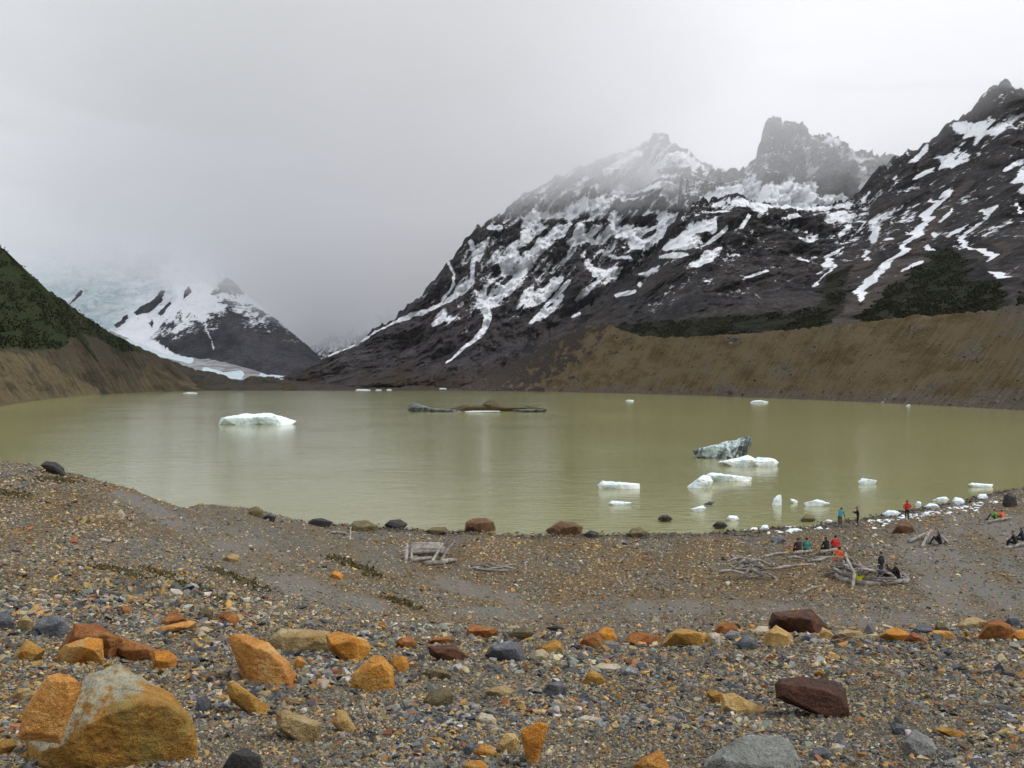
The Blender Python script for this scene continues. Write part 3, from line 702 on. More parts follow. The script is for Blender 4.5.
# valley floor under everything, out to the horizon
mvf, q, b = newmat('valley floor gravel'); pos = q.node('ShaderNodeNewGeometry').outputs['Position']
q.l.new(q.ramp(q.noise(pos, 0.02, 8, 0.65), [(0.35, (0.06, 0.05, 0.035)), (0.65, (0.15, 0.13, 0.1))]), b.inputs['Base Color'])
xs = np.linspace(-9000, 9000, 19); ys = np.linspace(-1000, 12500, 16); WX, WY = np.meshgrid(xs, ys)
put('ground', mesh_np('ground', np.stack([WX, WY, 0 * WX - 130.0], -1).reshape(-1, 3), grid_faces(16, 19)), mvf, label='gravel valley floor beneath the lake and mountains', cat='ground', kind='structure')
# ================================================================== NEAR SHORE
CP = []
for px, py, Y in [
    # terrace under the camera
    (-500, 800, 3.4), (-200, 768, 3.7), (0, 768, 3.7), (256, 768, 3.7), (512, 768, 3.7), (768, 768, 3.7), (1024, 768, 3.7), (1300, 768, 3.7), (1700, 800, 3.4),
    (0, 700, 5.5), (256, 702, 5.9), (512, 704, 6.2), (768, 704, 6.3), (1024, 702, 6.4), (1400, 700, 6.4), (-300, 690, 5.6),
    (0, 640, 8.2), (200, 648, 9.6), (350, 650, 10.8), (512, 648, 11.6), (700, 646, 12), (860, 642, 12.4), (1024, 636, 12.8), (1400, 630, 13), (-400, 620, 8.6),
    # break of slope behind the boulders: hidden dip on the right, open slope on the left
    (330, 628, 16), (430, 632, 17.5), (512, 636, 17), (700, 636, 17), (860, 634, 17), (1024, 628, 17.5), (1400, 620, 18),
    (512, 626, 26), (700, 624, 26), (900, 622, 26), (1100, 618, 26), (1500, 610, 26),
    # left slope
    (0, 600, 11.5), (0, 560, 16), (0, 520, 25), (0, 492, 34), (0, 464, 44), (-300, 560, 13), (-300, 500, 22), (-300, 455, 34), (-700, 520, 16), (-700, 440, 32),
    (120, 600, 13.5), (120, 560, 19.5), (120, 520, 31), (130, 490, 46), (60, 474, 45),
    (220, 610, 16), (220, 570, 24), (220, 540, 40), (200, 506, 66), (300, 600, 21), (300, 570, 33), (300, 545, 52), (250, 516, 76),
    (400, 612, 27), (400, 585, 42), (400, 555, 58),
    # beach
    (512, 617, 37), (620, 617, 37), (760, 615, 37.5), (900, 614, 37.5), (1024, 612, 38), (1300, 600, 40), (1700, 590, 40),
    (512, 585, 48), (700, 585, 48), (875, 586, 49), (1024, 580, 50), (1400, 560, 54),
    (512, 556, 60), (650, 556, 60), (800, 553, 61), (950, 545, 62.5), (1024, 540, 63), (1024, 514, 80), (1400, 510, 79),
]:
    x, y, z = at(px, py, Y); CP.append((px, Y, z))
SHORE = [(260, 517.5), (300, 521.5), (350, 525.5), (400, 528.5), (440, 531.5), (470, 532.5), (540, 535), (600, 534.5), (650, 534), (700, 532.5), (760, 529), (810, 525), (850, 521), (890, 513.5), (930, 506), (960, 501), (1000, 492), (1040, 485), (1100, 477), (1300, 455), (1700, 430)]
for px, py in SHORE:
    Y = H * F / (py - 384)
    CP.append((px, Y, 0.0)); CP.append((px, Y * 1.12, -0.75)); CP.append((px, Y * 1.5, -4.0))
for px, Y, z in [(-700, 60, 0), (-700, 90, -6), (-300, 60, 1.5), (-300, 90, -6), (0, 62, 3.2), (0, 80, -0.6), (0, 120, -6), (130, 66, 1.6), (130, 84, -0.8), (130, 120, -6), (200, 82, -0.3), (200, 120, -5), (60, 60, 3.5), (60, 80, -0.7),
                 (-700, 1.5, 10.9), (512, 1.5, 10.95), (1700, 1.5, 10.9), (0, 1.5, 10.9), (1024, 1.5, 10.95), (512, 300, -9), (0, 300, -9), (1024, 300, -9), (-700, 300, -9), (1700, 300, -9)]:
    CP.append((px, Y, z))
CP = np.array(CP)


def _dom(px, Y):
    return np.stack([(px - 512) / 260.0, np.log(Y) * 1.9], -1)


def _u(r2):
    return 0.5 * r2 * np.log(r2 + 1e-12)


_cd = _dom(CP[:, 0], CP[:, 1]); _n = len(CP)
_K = _u(((_cd[:, None] - _cd[None]) ** 2).sum(-1)) + np.eye(_n) * 2e-3
_P = np.concatenate([np.ones((_n, 1)), _cd], 1)
_A = np.block([[_K, _P], [_P.T, np.zeros((3, 3))]])
_w = np.linalg.solve(_A, np.concatenate([CP[:, 2], np.zeros(3)]))


def ground0(px, Y):
    px = np.atleast_1d(np.asarray(px, float)); Y = np.atleast_1d(np.asarray(Y, float))
    px, Y = np.broadcast_arrays(px, Y); sh = px.shape
    out = np.empty(px.size)
    d = _dom(px.ravel(), Y.ravel())
    for i in range(0, len(d), 60000):
        e = d[i:i + 60000]
        out[i:i + 60000] = _u(((e[:, None] - _cd[None]) ** 2).sum(-1)) @ _w[:_n] + _w[_n] + e @ _w[_n + 1:]
    return out.reshape(sh)


def ground(px, Y):
    """height of the shore, in metres above the lake"""
    px = np.atleast_1d(np.asarray(px, float)); Y = np.atleast_1d(np.asarray(Y, float)); px, Y = np.broadcast_arrays(px, Y)
    x = (px - 512) / F * Y
    z = ground0(px, Y)
    amp = 0.05 * sstep(2, 6, Y) + 0.22 * sstep(12, 40, Y) * (1 - 0.55 * sstep(0.8, 0.0, z))
    n = fbm(x / 7.0, Y / 7.0, 0 * x, 5, 201) * amp + 0.03 * fbm(x / 0.7, Y / 0.7, 0 * x, 3, 207)
    gul = ridged((x + 0.45 * Y) / 6.0, (Y - 0.2 * x) / 22.0, 0 * x, 4, 211) - 0.4
    left = sstep(330, 200, px) * sstep(20, 34, Y)
    return z + n + 0.30 * left * gul


def hit(px, py, ymin=2.0, ymax=130.0):
    """the first point of the shore that a line of sight meets, or the lake beyond it"""
    Y = np.exp(np.linspace(math.log(ymin), math.log(ymax), 700))
    g = np.maximum(ground(np.full(Y.shape, float(px)), Y), 0.0)
    r = H - (py - 384) / F * Y
    k = np.flatnonzero(g >= r)
    if len(k) == 0:
        Yh = H * F / max(py - 384, 1e-3)
    elif k[0] == 0:
        Yh = Y[0]
    else:
        i = k[0]; a = r[i - 1] - g[i - 1]; b_ = r[i] - g[i]
        Yh = Y[i - 1] + (Y[i] - Y[i - 1]) * a / (a - b_ + 1e-12)
    return at(px, py, Yh)


def gz(x, Y):
    return float(ground(np.array([512 + F * x / Y]), np.array([Y]))[0])


# zones of the shore, described in directions and slopes seen from the terrace
PATHS = [([(112, 491), (140, 503), (165, 516), (195, 533), (228, 553), (262, 571), (300, 585), (340, 598), (380, 606)], (3.5, 5, 6, 8, 9, 9, 8, 6, 5)),
         ([(215, 536), (245, 556), (275, 574), (305, 590), (345, 603)], (4, 7, 9, 8, 6)), ([(206, 520), (250, 540), (300, 565)], (2, 4, 4)),
         ([(440, 616), (520, 612), (600, 609), (680, 607), (760, 606), (830, 618), (920, 621)], (4, 6, 7, 6, 5, 6, 6)), ([(420, 575), (470, 590), (520, 600)], (4, 6, 5)),
         ([(900, 560), (960, 548), (1030, 548)], (16, 26, 30)), ([(930, 590), (1030, 590)], (16, 26))]


def zones(px, py, Y, x):
    near = sstep(26, 12, Y) * (1 - sstep(585, 560, py) * 0.3)
    sand = np.zeros(px.shape)
    wv = 5 * fbm(px / 25, py / 12, 0 * px, 3, 301)
    for pts, w in PATHS:
        d, pos = dist_line(px + wv, py + wv * 0.4, pts)
        ww = 1.35 * np.interp(pos, np.linspace(0, 1, len(w)), w)
        sand = np.maximum(sand, sstep(1.5, 0.5, d / ww))
    steep = sstep(-6, 6, sd_poly(px + wv, py, [(130, 492), (250, 514), (330, 527), (380, 540), (420, 570), (330, 560), (260, 545), (200, 522)]))
    warm = sstep(-0.25, 0.35, fbm(x / 4.0 + 3, Y / 9.0, 0 * x, 4, 303) + 0.25 * sstep(30, 20, Y) * sstep(330, 60, px) * sstep(14, 18, Y) + 0.25 * sstep(380, 480, px) * sstep(860, 780, px) * sstep(40, 46, Y))
    warm = warm * (1 - 0.8 * near * sstep(260, 420, px))
    sand = sand * (0.45 + 0.55 * sstep(-0.3, 0.25, fbm(x / (0.6 + 0.03 * Y), Y / (1.5 + 0.08 * Y), 0 * x, 4, 305)))
    return near, np.clip(sand, 0, 1), steep, warm


# ---- shore terrain mesh
gpx = np.arange(-760, 1790, 4.0)
gY = np.exp(np.linspace(math.log(1.3), math.log(300), 620))
GP, GYY = np.meshgrid(gpx, gY)
gZ = ground(GP, GYY)
gX = (GP - 512) / F * GYY
gpy = 384 + (H - gZ) / GYY * F
near, sand, steep, warm = zones(GP, gpy, GYY, gX)
m, q, b = newmat('shore grit')
pos = q.node('ShaderNodeNewGeometry').outputs['Position']
nearA = q.attr('near'); sandA = q.attr('sand'); warmA = q.attr('warm'); steepA = q.attr('steep')


def grit(scale):
    v1 = q.voro(pos, scale); v2 = q.voro(pos, scale * 2.3)
    r1 = q.node('ShaderNodeSeparateColor', {0: v1.outputs['Color']}); r2 = q.node('ShaderNodeSeparateColor', {0: v2.outputs['Color']})
    cool = [(0.0, (0.045, 0.05, 0.058)), (0.3, (0.10, 0.105, 0.11)), (0.55, (0.17, 0.165, 0.15)), (0.75, (0.26, 0.24, 0.20)), (0.9, (0.24, 0.15, 0.06)), (1.0, (0.40, 0.38, 0.33))]
    hot = [(0.0, (0.055, 0.045, 0.032)), (0.3, (0.14, 0.095, 0.045)), (0.55, (0.20, 0.13, 0.055)), (0.75, (0.28, 0.16, 0.05)), (0.9, (0.17, 0.155, 0.13)), (1.0, (0.36, 0.29, 0.19))]
    out = []
    for r in (r1.outputs[0], r2.outputs[1]):
        out.append(q.mix(warmA, q.ramp(r, cool), q.ramp(r, hot)))
    h = q.math('ADD', q.math('MULTIPLY', v1.outputs['Distance'], -1.0), q.math('MULTIPLY', v2.outputs['Distance'], -0.5))
    return q.mix(0.45, out[0], out[1]), h


c1, h1 = grit(42.0); c2, h2 = grit(7.5)
c = q.mix(nearA, c2, c1)
n1 = q.noise(pos, 0.35, 7, 0.65); n2 = q.noise(pos, 5.0, 5, 0.7); n3 = q.noise(pos, 26.0, 4, 0.7)
fine = q.mix(warmA, q.ramp(n2, [(0.35, (0.105, 0.098, 0.086)), (0.65, (0.165, 0.155, 0.138))]), q.ramp(n2, [(0.35, (0.10, 0.078, 0.05)), (0.65, (0.165, 0.128, 0.082))]))
c = q.mix(q.math('ADD', 0.10, q.math('MULTIPLY', q.rng(n1, 0.42, 0.62), 0.25)), c, fine)
c = q.mix(0.75, c, (0.62, 0.60, 0.53), 'MULTIPLY')  # shade of the gaps between stones, put into the ground colour
sandc = q.ramp(n3, [(0.3, (0.10, 0.094, 0.082)), (0.7, (0.16, 0.151, 0.132))])
c = q.mix(q.math('MULTIPLY', q.rng(q.math('ADD', sandA, q.math('MULTIPLY', q.math('SUBTRACT', n2, 0.5), 1.4)), 0.1, 0.95), 0.75), c, sandc)
c = q.mix(q.math('MULTIPLY', steepA, 0.5), c, q.ramp(n2, [(0.35, (0.085, 0.078, 0.06)), (0.65, (0.15, 0.138, 0.11))]))
zz = q.node('ShaderNodeSeparateXYZ', {0: pos}).outputs[2]
wet = q.rng(q.math('ADD', zz, q.math('MULTIPLY', q.math('SUBTRACT', n1, 0.5), 0.5)), 0.08, 0.35, 1.0, 0.0)
c = q.mix(q.math('MULTIPLY', wet, 0.6), c, (0.045, 0.04, 0.03))
q.l.new(c, b.inputs['Base Color']); b.inputs['Roughness'].default_value = 0.9
q.l.new(q.math('SUBTRACT', 0.92, q.math('MULTIPLY', wet, 0.45)), b.inputs['Roughness'])
hm_ = q.node('ShaderNodeMix', {0: nearA, 2: h2, 3: q.math('MULTIPLY', h1, 0.2)}).outputs[0]
q.l.new(q.bump(q.math('ADD', q.math('MULTIPLY', hm_, q.math('SUBTRACT', 1.0, q.math('MULTIPLY', sandA, 0.8))), q.math('MULTIPLY', n2, 0.35)), 0.75, 0.12), b.inputs['Normal'])
put('shore', mesh_np('shore', np.stack([gX, GYY, gZ], -1).reshape(-1, 3), grid_faces(len(gY), len(gpx)), dict(near=near.ravel(), sand=sand.ravel(), steep=steep.ravel(), warm=warm.ravel())), m,
    label='grey and ochre moraine slope leading down to the stony lake beach', cat='shore', kind='structure')

# ---- loose stones: too many to count
variants = []
for k in range(22):
    bm = bmesh.new()
    npt = random.randint(8, 12)
    for i in range(npt):
        d = Vector((random.gauss(0, 1), random.gauss(0, 1), random.gauss(0, 1))).normalized() * random.uniform(0.8, 1.1)
        bm.verts.new((d.x, d.y * random.uniform(0.62, 0.95), d.z * random.uniform(0.4, 0.72)))
    r = bmesh.ops.convex_hull(bm, input=bm.verts[:])
    bmesh.ops.delete(bm, geom=[e for e in r['geom_interior'] if isinstance(e, bmesh.types.BMVert)], context='VERTS')
    bmesh.ops.triangulate(bm, faces=bm.faces[:]); bmesh.ops.recalc_face_normals(bm, faces=bm.faces[:])
    bm.verts.ensure_lookup_table(); bm.verts.index_update()
    variants.append((np.array([v.co[:] for v in bm.verts]) * 0.5, np.array([[v.index for v in f.verts] for f in bm.faces])))
    bm.free()

COOL = np.array([(0.062, 0.068, 0.075), (0.108, 0.112, 0.114), (0.165, 0.165, 0.150), (0.25, 0.243, 0.205), (0.38, 0.36, 0.32), (0.30, 0.245, 0.15), (0.37, 0.21, 0.06), (0.30, 0.11, 0.03), (0.04, 0.04, 0.043), (0.42, 0.33, 0.17), (0.16, 0.14, 0.09)])
WCOOL = np.array([.17, .16, .15, .12, .06, .09, .10, .035, .08, .06, .06])
WARMC = np.array([(0.13, 0.135, 0.14), (0.19, 0.185, 0.175), (0.24, 0.165, 0.075), (0.33, 0.20, 0.05), (0.30, 0.13, 0.03), (0.38, 0.29, 0.12), (0.17, 0.12, 0.06), (0.38, 0.35, 0.29), (0.05, 0.045, 0.038), (0.12, 0.095, 0.05), (0.20, 0.08, 0.035)])
WWARM = np.array([.10, .12, .17, .15, .05, .10, .12, .04, .07, .09, .02])
NC = 1080000
cY = np.exp(rng.uniform(math.log(2.4), math.log(105), NC)); cpx = rng.uniform(-420, 1444, NC)
cz = ground(cpx, cY); cz2 = ground(cpx, cY * 1.01)
gvis = ((H - cz) / cY - (H - cz2) / (cY * 1.01)) * F / 0.01
cx = (cpx - 512) / F * cY; cpy = 384 + (H - cz) / cY * F
nr_, sd_, st_, wm_ = zones(cpx, cpy, cY, cx)
keep = (rng.uniform(0, 1, NC) < np.clip(gvis / 330.0, 0.04, 1)) & (cz > -0.12)
patch = sstep(-0.35, 0.3, fbm(cx / (0.5 + 0.09 * cY), cY / (0.5 + 0.09 * cY), 0 * cx, 3, 331))
keep &= rng.uniform(0, 1, NC) < (np.where(nr_ > 0.5, 0.12, 0.3) + np.where(nr_ > 0.5, 0.88, 0.7) * patch) * (1 - 0.8 * sd_) * (1 - 0.6 * st_) * (0.55 + 0.45 * nr_)
ii = np.flatnonzero(keep)
cY, cx, cz, cpx, cpy, nr_, wm_ = cY[ii], cx[ii], cz[ii], cpx[ii], cpy[ii], nr_[ii], wm_[ii]
# wet stones along the waterline
sh = np.array(SHORE); n2_ = 2600
spx = rng.uniform(225, 1060, n2_); sY = H * F / (np.interp(spx, sh[:, 0], sh[:, 1]) - 384) * (1 + rng.normal(-0.006, 0.013, n2_))
ok_ = rng.uniform(0, 1, n2_) < 0.25 + 0.75 * (pnoise(spx / 14, 0 * spx, 0 * spx, 5) > -0.05)
spx, sY = spx[ok_], sY[ok_]; szz = ground(spx, sY); ok_ = szz > -0.22; spx, sY, szz = spx[ok_], sY[ok_], szz[ok_]
cY = np.append(cY, sY); cx = np.append(cx, (spx - 512) / F * sY); cz = np.append(cz, szz); cpx = np.append(cpx, spx); cpy = np.append(cpy, 384 + (H - szz) / sY * F)
nr_ = np.append(nr_, 0 * sY); wm_ = np.append(wm_, 0 * sY + 0.4)
ii = np.arange(len(cY)); isw = np.arange(len(cY)) >= len(cY) - len(sY)
NS = len(ii)
bigp = fbm(cx / 1.3, cY / 1.3, 0 * cx, 3, 341); tonep = fbm(cx / (0.3 + 0.05 * cY), cY / (0.3 + 0.05 * cY), 0 * cx, 3, 347)
dpx = np.exp(rng.normal(0, 0.52, NS)) * (1.75 + 1.25 * nr_ + 0.25 * sstep(60, 20, cY))
dpx *= np.where(nr_ > 0.5, np.exp(np.clip(bigp * 1.5, -0.6, 0.75)), 1.0)
dpx *= np.where(isw, 1.45, 1.0)
dpx *= np.where((nr_ < 0.5) & ~isw & (rng.uniform(0, 1, NS) < 0.05), 1.9, 1.0)
dpx *= np.where((nr_ > 0.5) & (rng.uniform(0, 1, NS) < 0.09), 2.1, 1.0)
size = np.clip(dpx, 1.2, 14) / F * cY
size = np.minimum(size, 0.42)
warmpick = rng.uniform(0, 1, NS) < np.where(nr_ > 0.5, np.clip(0.17 + 0.8 * fbm(cx / 0.8, cY / 0.8, 0 * cx, 3, 351), 0.04, 0.6) + 0.35 * wm_ * sstep(330, 100, cpx), 0.25 + 0.65 * wm_)
colr = np.where(warmpick[:, None], WARMC[rng.choice(len(WARMC), NS, p=WWARM / WWARM.sum())], COOL[rng.choice(len(COOL), NS, p=WCOOL / WCOOL.sum())])
colr = colr * np.exp(rng.normal(0, 0.26, (NS, 1)) + np.clip(tonep, -0.5, 0.5)[:, None] * 0.7) * (1 + rng.normal(0, 0.05, (NS, 3)))
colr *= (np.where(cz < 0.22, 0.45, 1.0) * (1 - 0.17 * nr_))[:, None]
ang = rng.uniform(0, 2 * math.pi, NS); t1 = rng.normal(0, 0.28, NS); t2 = rng.normal(0, 0.28, NS)
which = rng.integers(0, len(variants), NS)
Vs, Fs, Cs, Ks = [], [], [], []; off = 0
for k, (vv, ff) in enumerate(variants):
    s_ = np.flatnonzero(which == k); n = len(s_)
    if not n: continue
    ca, sa = np.cos(ang[s_]), np.sin(ang[s_])
    p = vv[None] * size[s_][:, None, None] * np.stack([rng.uniform(0.9, 1.3, n), rng.uniform(0.75, 1.05, n), rng.uniform(0.7, 1.1, n)], -1)[:, None, :]
    X = p[..., 0] + 0; Yv = p[..., 1] + 0; Zv = p[..., 2] + p[..., 0] * np.sin(t1[s_])[:, None] + p[..., 1] * np.sin(t2[s_])[:, None]
    xr = X * ca[:, None] - Yv * sa[:, None]; yr = X * sa[:, None] + Yv * ca[:, None]
    P = np.stack([xr + cx[s_][:, None], yr + cY[s_][:, None], Zv + (cz[s_] + size[s_] * 0.14)[:, None]], -1)
    Vs.append(P.reshape(-1, 3)); Fs.append((ff[None] + (np.arange(n) * len(vv))[:, None, None] + off).reshape(-1, 3)); off += n * len(vv)
    Cs.append(np.repeat(colr[s_], len(vv), 0))
# fine grit between them
NF = 220000
dpy_ = gpy[:-1] - gpy[1:]
wgt = np.clip(dpy_, 0.06, 3.0)[:, :-1] * (((gpx[:-1] > -420) & (gpx[:-1] < 1444)) * np.where((gpx[:-1] > -60) & (gpx[:-1] < 1084), 1.0, 0.55))[None] * ((gY[:-1] > 2.5) & (gY[:-1] < 108))[:, None] * (gZ[:-1, :-1] > -0.1)
wgt = wgt * (1 - 0.8 * sand[:-1, :-1]) * (1 - 0.45 * steep[:-1, :-1])
cdf = np.cumsum(wgt.ravel()); pick = np.searchsorted(cdf, rng.uniform(0, cdf[-1], NF)); pi, pj = pick // (len(gpx) - 1), pick % (len(gpx) - 1)
fu, fv = rng.uniform(0, 1, NF), rng.uniform(0, 1, NF)
bil = lambda A_: (A_[pi, pj] * (1 - fv) + A_[pi + 1, pj] * fv) * (1 - fu) + (A_[pi, pj + 1] * (1 - fv) + A_[pi + 1, pj + 1] * fv) * fu
fx, fy_, fz, fn, fw = bil(gX), bil(GYY), bil(gZ), bil(near), bil(warm)
fs = np.exp(rng.normal(0, 0.36, NF)) * (1.65 + 0.85 * fn) / F * fy_
fpx = 512 + F * fx / fy_
tone2 = fbm(fx / (0.25 + 0.04 * fy_), fy_ / (0.25 + 0.04 * fy_), 0 * fx, 3, 361)
fwarm = rng.uniform(0, 1, NF) < np.where(fn > 0.5, np.clip(0.24 + 0.9 * fbm(fx / 0.7, fy_ / 0.7, 0 * fx, 3, 352), 0.05, 0.7), 0.3 + 0.6 * fw)
fc = np.where(fwarm[:, None], WARMC[rng.choice(len(WARMC), NF, p=WWARM / WWARM.sum())], COOL[rng.choice(len(COOL), NF, p=WCOOL / WCOOL.sum())])
fk = (0.52 + 0.2 * fn)[:, None]
fc = (fk * fc + (1 - fk) * np.array([0.15, 0.128, 0.088])) * np.exp(rng.normal(0, 0.34, (NF, 1)) + np.clip(tone2, -0.5, 0.5)[:, None] * 0.6)
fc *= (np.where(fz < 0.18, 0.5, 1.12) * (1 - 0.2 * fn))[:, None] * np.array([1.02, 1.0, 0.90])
OCT = np.array([(1, 0, 0), (0, 1, 0), (-1, 0, 0), (0, -1, 0), (0, 0, 1), (0, 0, -1)], float) * 0.5
OF = np.array([(0, 1, 4), (1, 2, 4), (2, 3, 4), (3, 0, 4), (1, 0, 5), (2, 1, 5), (3, 2, 5), (0, 3, 5)])
FV = (OCT[None] + rng.normal(0, 0.13, (NF, 6, 3))) * fs[:, None, None] * np.array([1.15, 1.0, 0.8])
fa = rng.uniform(0, 6.283, NF); ca, sa = np.cos(fa)[:, None], np.sin(fa)[:, None]
FV = np.stack([FV[..., 0] * ca - FV[..., 1] * sa + fx[:, None], FV[..., 0] * sa + FV[..., 1] * ca + fy_[:, None], FV[..., 2] + (fz + 0.16 * fs)[:, None]], -1)
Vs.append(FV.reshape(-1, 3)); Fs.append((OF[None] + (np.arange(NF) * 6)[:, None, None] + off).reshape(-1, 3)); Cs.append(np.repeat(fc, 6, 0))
mg, q, b = newmat('loose stones')
pos = q.node('ShaderNodeNewGeometry').outputs['Position']
n2 = q.noise(pos, 55.0, 4, 0.7)
q.l.new(q.mix(0.55, q.attr('col', 'Color'), q.mix(1.0, q.attr('col', 'Color'), q.ramp(n2, [(0.3, (0.45, 0.45, 0.45)), (0.7, (1.5, 1.5, 1.5))]), 'MULTIPLY')), b.inputs['Base Color'])
b.inputs['Roughness'].default_value = 0.72
q.l.new(q.bump(n2, 0.5, 0.01), b.inputs['Normal'])
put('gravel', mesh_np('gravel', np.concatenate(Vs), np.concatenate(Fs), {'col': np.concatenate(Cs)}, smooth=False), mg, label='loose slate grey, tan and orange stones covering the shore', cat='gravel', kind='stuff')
print('GRAVEL', NS)
# ================================================================== BOULDERS
def hull_into(bm, pts):
    vs = [bm.verts.new(p) for p in pts]
    r = bmesh.ops.convex_hull(bm, input=vs)
    inner = [e for e in set(r['geom_interior']) | set(r['geom_unused']) if isinstance(e, bmesh.types.BMVert) and e.is_valid]
    if inner:
        bmesh.ops.delete(bm, geom=inner, context='VERTS')


def simplify(o, tol):
    """drop the corners of an outline that hardly stand out, so that few large faces remain"""
    o = [p for p in o]; size = max(np.ptp(np.array(o), axis=0))
    while len(o) > 5:
        dev = []
        for i in range(len(o)):
            a, b_, p = o[i - 1], o[(i + 1) % len(o)], o[i]
            d = b_ - a; dev.append(abs(d[0] * (p - a)[1] - d[1] * (p - a)[0]) / (np.hypot(*d) + 1e-9))
        k = int(np.argmin(dev))
        if dev[k] > tol * size: break
        o.pop(k)
    return np.array(o)


def lump_points(outline, p0, base, Y0, t, rnd, sink, front=None):
    o = simplify(np.array(outline, float), 0.055 if front is None else 0.03)
    h = o[:, 1].max() - o[:, 1].min()
    c = o.mean(0); n = len(o)
    pts = []

    def add(px, py, d):
        q_ = np.array(at(px, py, Y0 + d * t)) - p0
        if py > base - 0.22 * h: q_[2] -= sink * h * Y0 / F
        pts.append(tuple(q_))
    for p in o:
        add(p[0], p[1], 0.10 + rnd.uniform(-0.16, 0.16))
    if front is None:
        # a brow line across the block: lit top behind it, steep face before it
        y0, y1 = o[:, 1].min(), base

        def span(y):
            xs = []
            for i in range(n):
                (ax, ay), (bx, by) = o[i], o[(i + 1) % n]
                if ay != by and min(ay, by) <= y <= max(ay, by): xs.append(ax + (bx - ax) * (y - ay) / (by - ay))
            return (min(xs), max(xs)) if len(xs) > 1 else (c[0], c[0])
        f = rnd.uniform(0.26, 0.6); tilt = rnd.uniform(-0.2, 0.2)
        for u in (rnd.uniform(0.10, 0.22), rnd.uniform(0.42, 0.66), rnd.uniform(0.78, 0.92)):
            y = y0 + (y1 - y0) * min(0.8, max(0.18, f + tilt * (u - 0.5) * 2)); xa, xb = span(y)
            add(xa + (xb - xa) * u, y, -0.34 + rnd.uniform(-0.14, 0.08))
        for u in (rnd.uniform(0.16, 0.3), rnd.uniform(0.7, 0.85)):
            xa, xb = span(y0 + (y1 - y0) * 0.93); add(xa + (xb - xa) * u, base, -0.30 + rnd.uniform(-0.1, 0.08))
    else:
        for (x, y, d) in front: add(x, y, d)
    for i, p in enumerate(o):
        if n > 5 and i % 2: continue
        k = rnd.uniform(0.5, 0.85)
        q_ = c + (p - c) * k
        add(q_[0], q_[1], 0.6 + rnd.uniform(-0.2, 0.15))
    return pts


def facet(me, size, n, rnd):
    """chip flat planes off a block"""
    bm = bmesh.new(); bm.from_mesh(me)
    for i in range(n):
        d = Vector((rnd.uniform(-0.9, 0.9), rnd.uniform(-1, -0.25), rnd.uniform(-0.15, 0.95))).normalized()
        far = max(v.co.dot(d) for v in bm.verts); near_ = min(v.co.dot(d) for v in bm.verts)
        cut = far - (far - near_) * rnd.uniform(0.03, 0.1)
        r = bmesh.ops.bisect_plane(bm, geom=bm.verts[:] + bm.edges[:] + bm.faces[:], plane_co=d * cut, plane_no=d, clear_outer=True)
        ed = [e for e in r['geom_cut'] if isinstance(e, bmesh.types.BMEdge)]
        if ed:
            bmesh.ops.holes_fill(bm, edges=ed, sides=0)
    bm.to_mesh(me); bm.free()


def displace(me, size, amp, seed, flat=False, fine=1.0):
    amp = amp * 0.8
    n = len(me.vertices)
    co_ = np.empty(n * 3, np.float32); me.vertices.foreach_get('co', co_); co_ = co_.reshape(-1, 3).astype(float)
    no_ = np.empty(n * 3, np.float32); me.vertex_normals.foreach_get('vector', no_); no_ = no_.reshape(-1, 3)
    s = co_ / size + seed * 3.71
    d = fbm(s[:, 0] * 3.2, s[:, 1] * 3.2, s[:, 2] * 3.2, 4, 401) * 0.6 + ridged(s[:, 0] * 4, s[:, 1] * 4, s[:, 2] * 9 + s[:, 0] * 2, 3, 407) * 0.55 - 0.25 + fine * 0.4 * fbm(s[:, 0] * 15, s[:, 1] * 15, s[:, 2] * 15, 3, 411)
    co_ += no_ * (d * amp * size)[:, None]
    me.vertices.foreach_set('co', co_.astype(np.float32).ravel())
    me.polygons.foreach_set('use_smooth', np.full(len(me.polygons), not flat, bool))
    me.update()


HEROES = []     # (px, py, width px, phrase) of rocks that others are described by
_seed = [0]


def lump(name, cat, mat, outlines, label, phrase=None, depth=0.75, front=None, Y=None, sink=0.16, amp=0.035, res=50, water=False, group=None, flat=False, smooth_it=0, lift=0.0, chips=2, parent=None, origin=None):
    """an angular block: its outline as seen from the terrace, given real distance, size and thickness"""
    _seed[0] += 1
    rnd = random.Random(_seed[0] * 17 + 3)
    outs = outlines if isinstance(outlines[0][0], (tuple, list)) else [outlines]
    allp = np.array([p for o in outs for p in o], float)
    base = allp[:, 1].max(); cx = 0.5 * (allp[:, 0].min() + allp[:, 0].max())
    h = base - allp[:, 1].min(); w = allp[:, 0].max() - allp[:, 0].min()
    if water:
        Y0 = (H - lift) * F / (base - 384); p0 = at(cx, base, Y0)
    elif Y is not None:
        p0 = at(cx, base, Y); Y0 = Y
    else:
        p0 = hit(cx, base - 0.08 * h); Y0 = p0[1]; p0 = at(cx, base, Y0)
    mpp = Y0 / F
    bm = bmesh.new()
    for o in outs:
        oo = np.array(o, float)
        ww = oo[:, 0].max() - oo[:, 0].min(); hh = oo[:, 1].max() - oo[:, 1].min()
        pts = lump_points(o, np.array(p0), base, Y0, depth * min(ww, 2.4 * hh) * mpp, rnd, sink, front if len(outs) == 1 else None)
        hull_into(bm, pts)
    me = bpy.data.meshes.new(name); bm.to_mesh(me); bm.free()
    size = max(w, h) * mpp
    if chips and len(outs) == 1 and front is None: facet(me, size, chips, rnd)
    me = remesh(me, size / (res * 1.6), smooth_it)
    displace(me, (w * h) ** 0.5 * mpp, amp, _seed[0], flat)
    me.name = name
    loc = p0
    if parent is not None:
        loc = tuple(np.array(p0) - np.array(origin))
    ob = put(name, me, M[mat], label=label, cat=cat, group=group, loc=loc, parent=parent)
    if phrase: HEROES.append((cx, base, w, phrase))
    return ob


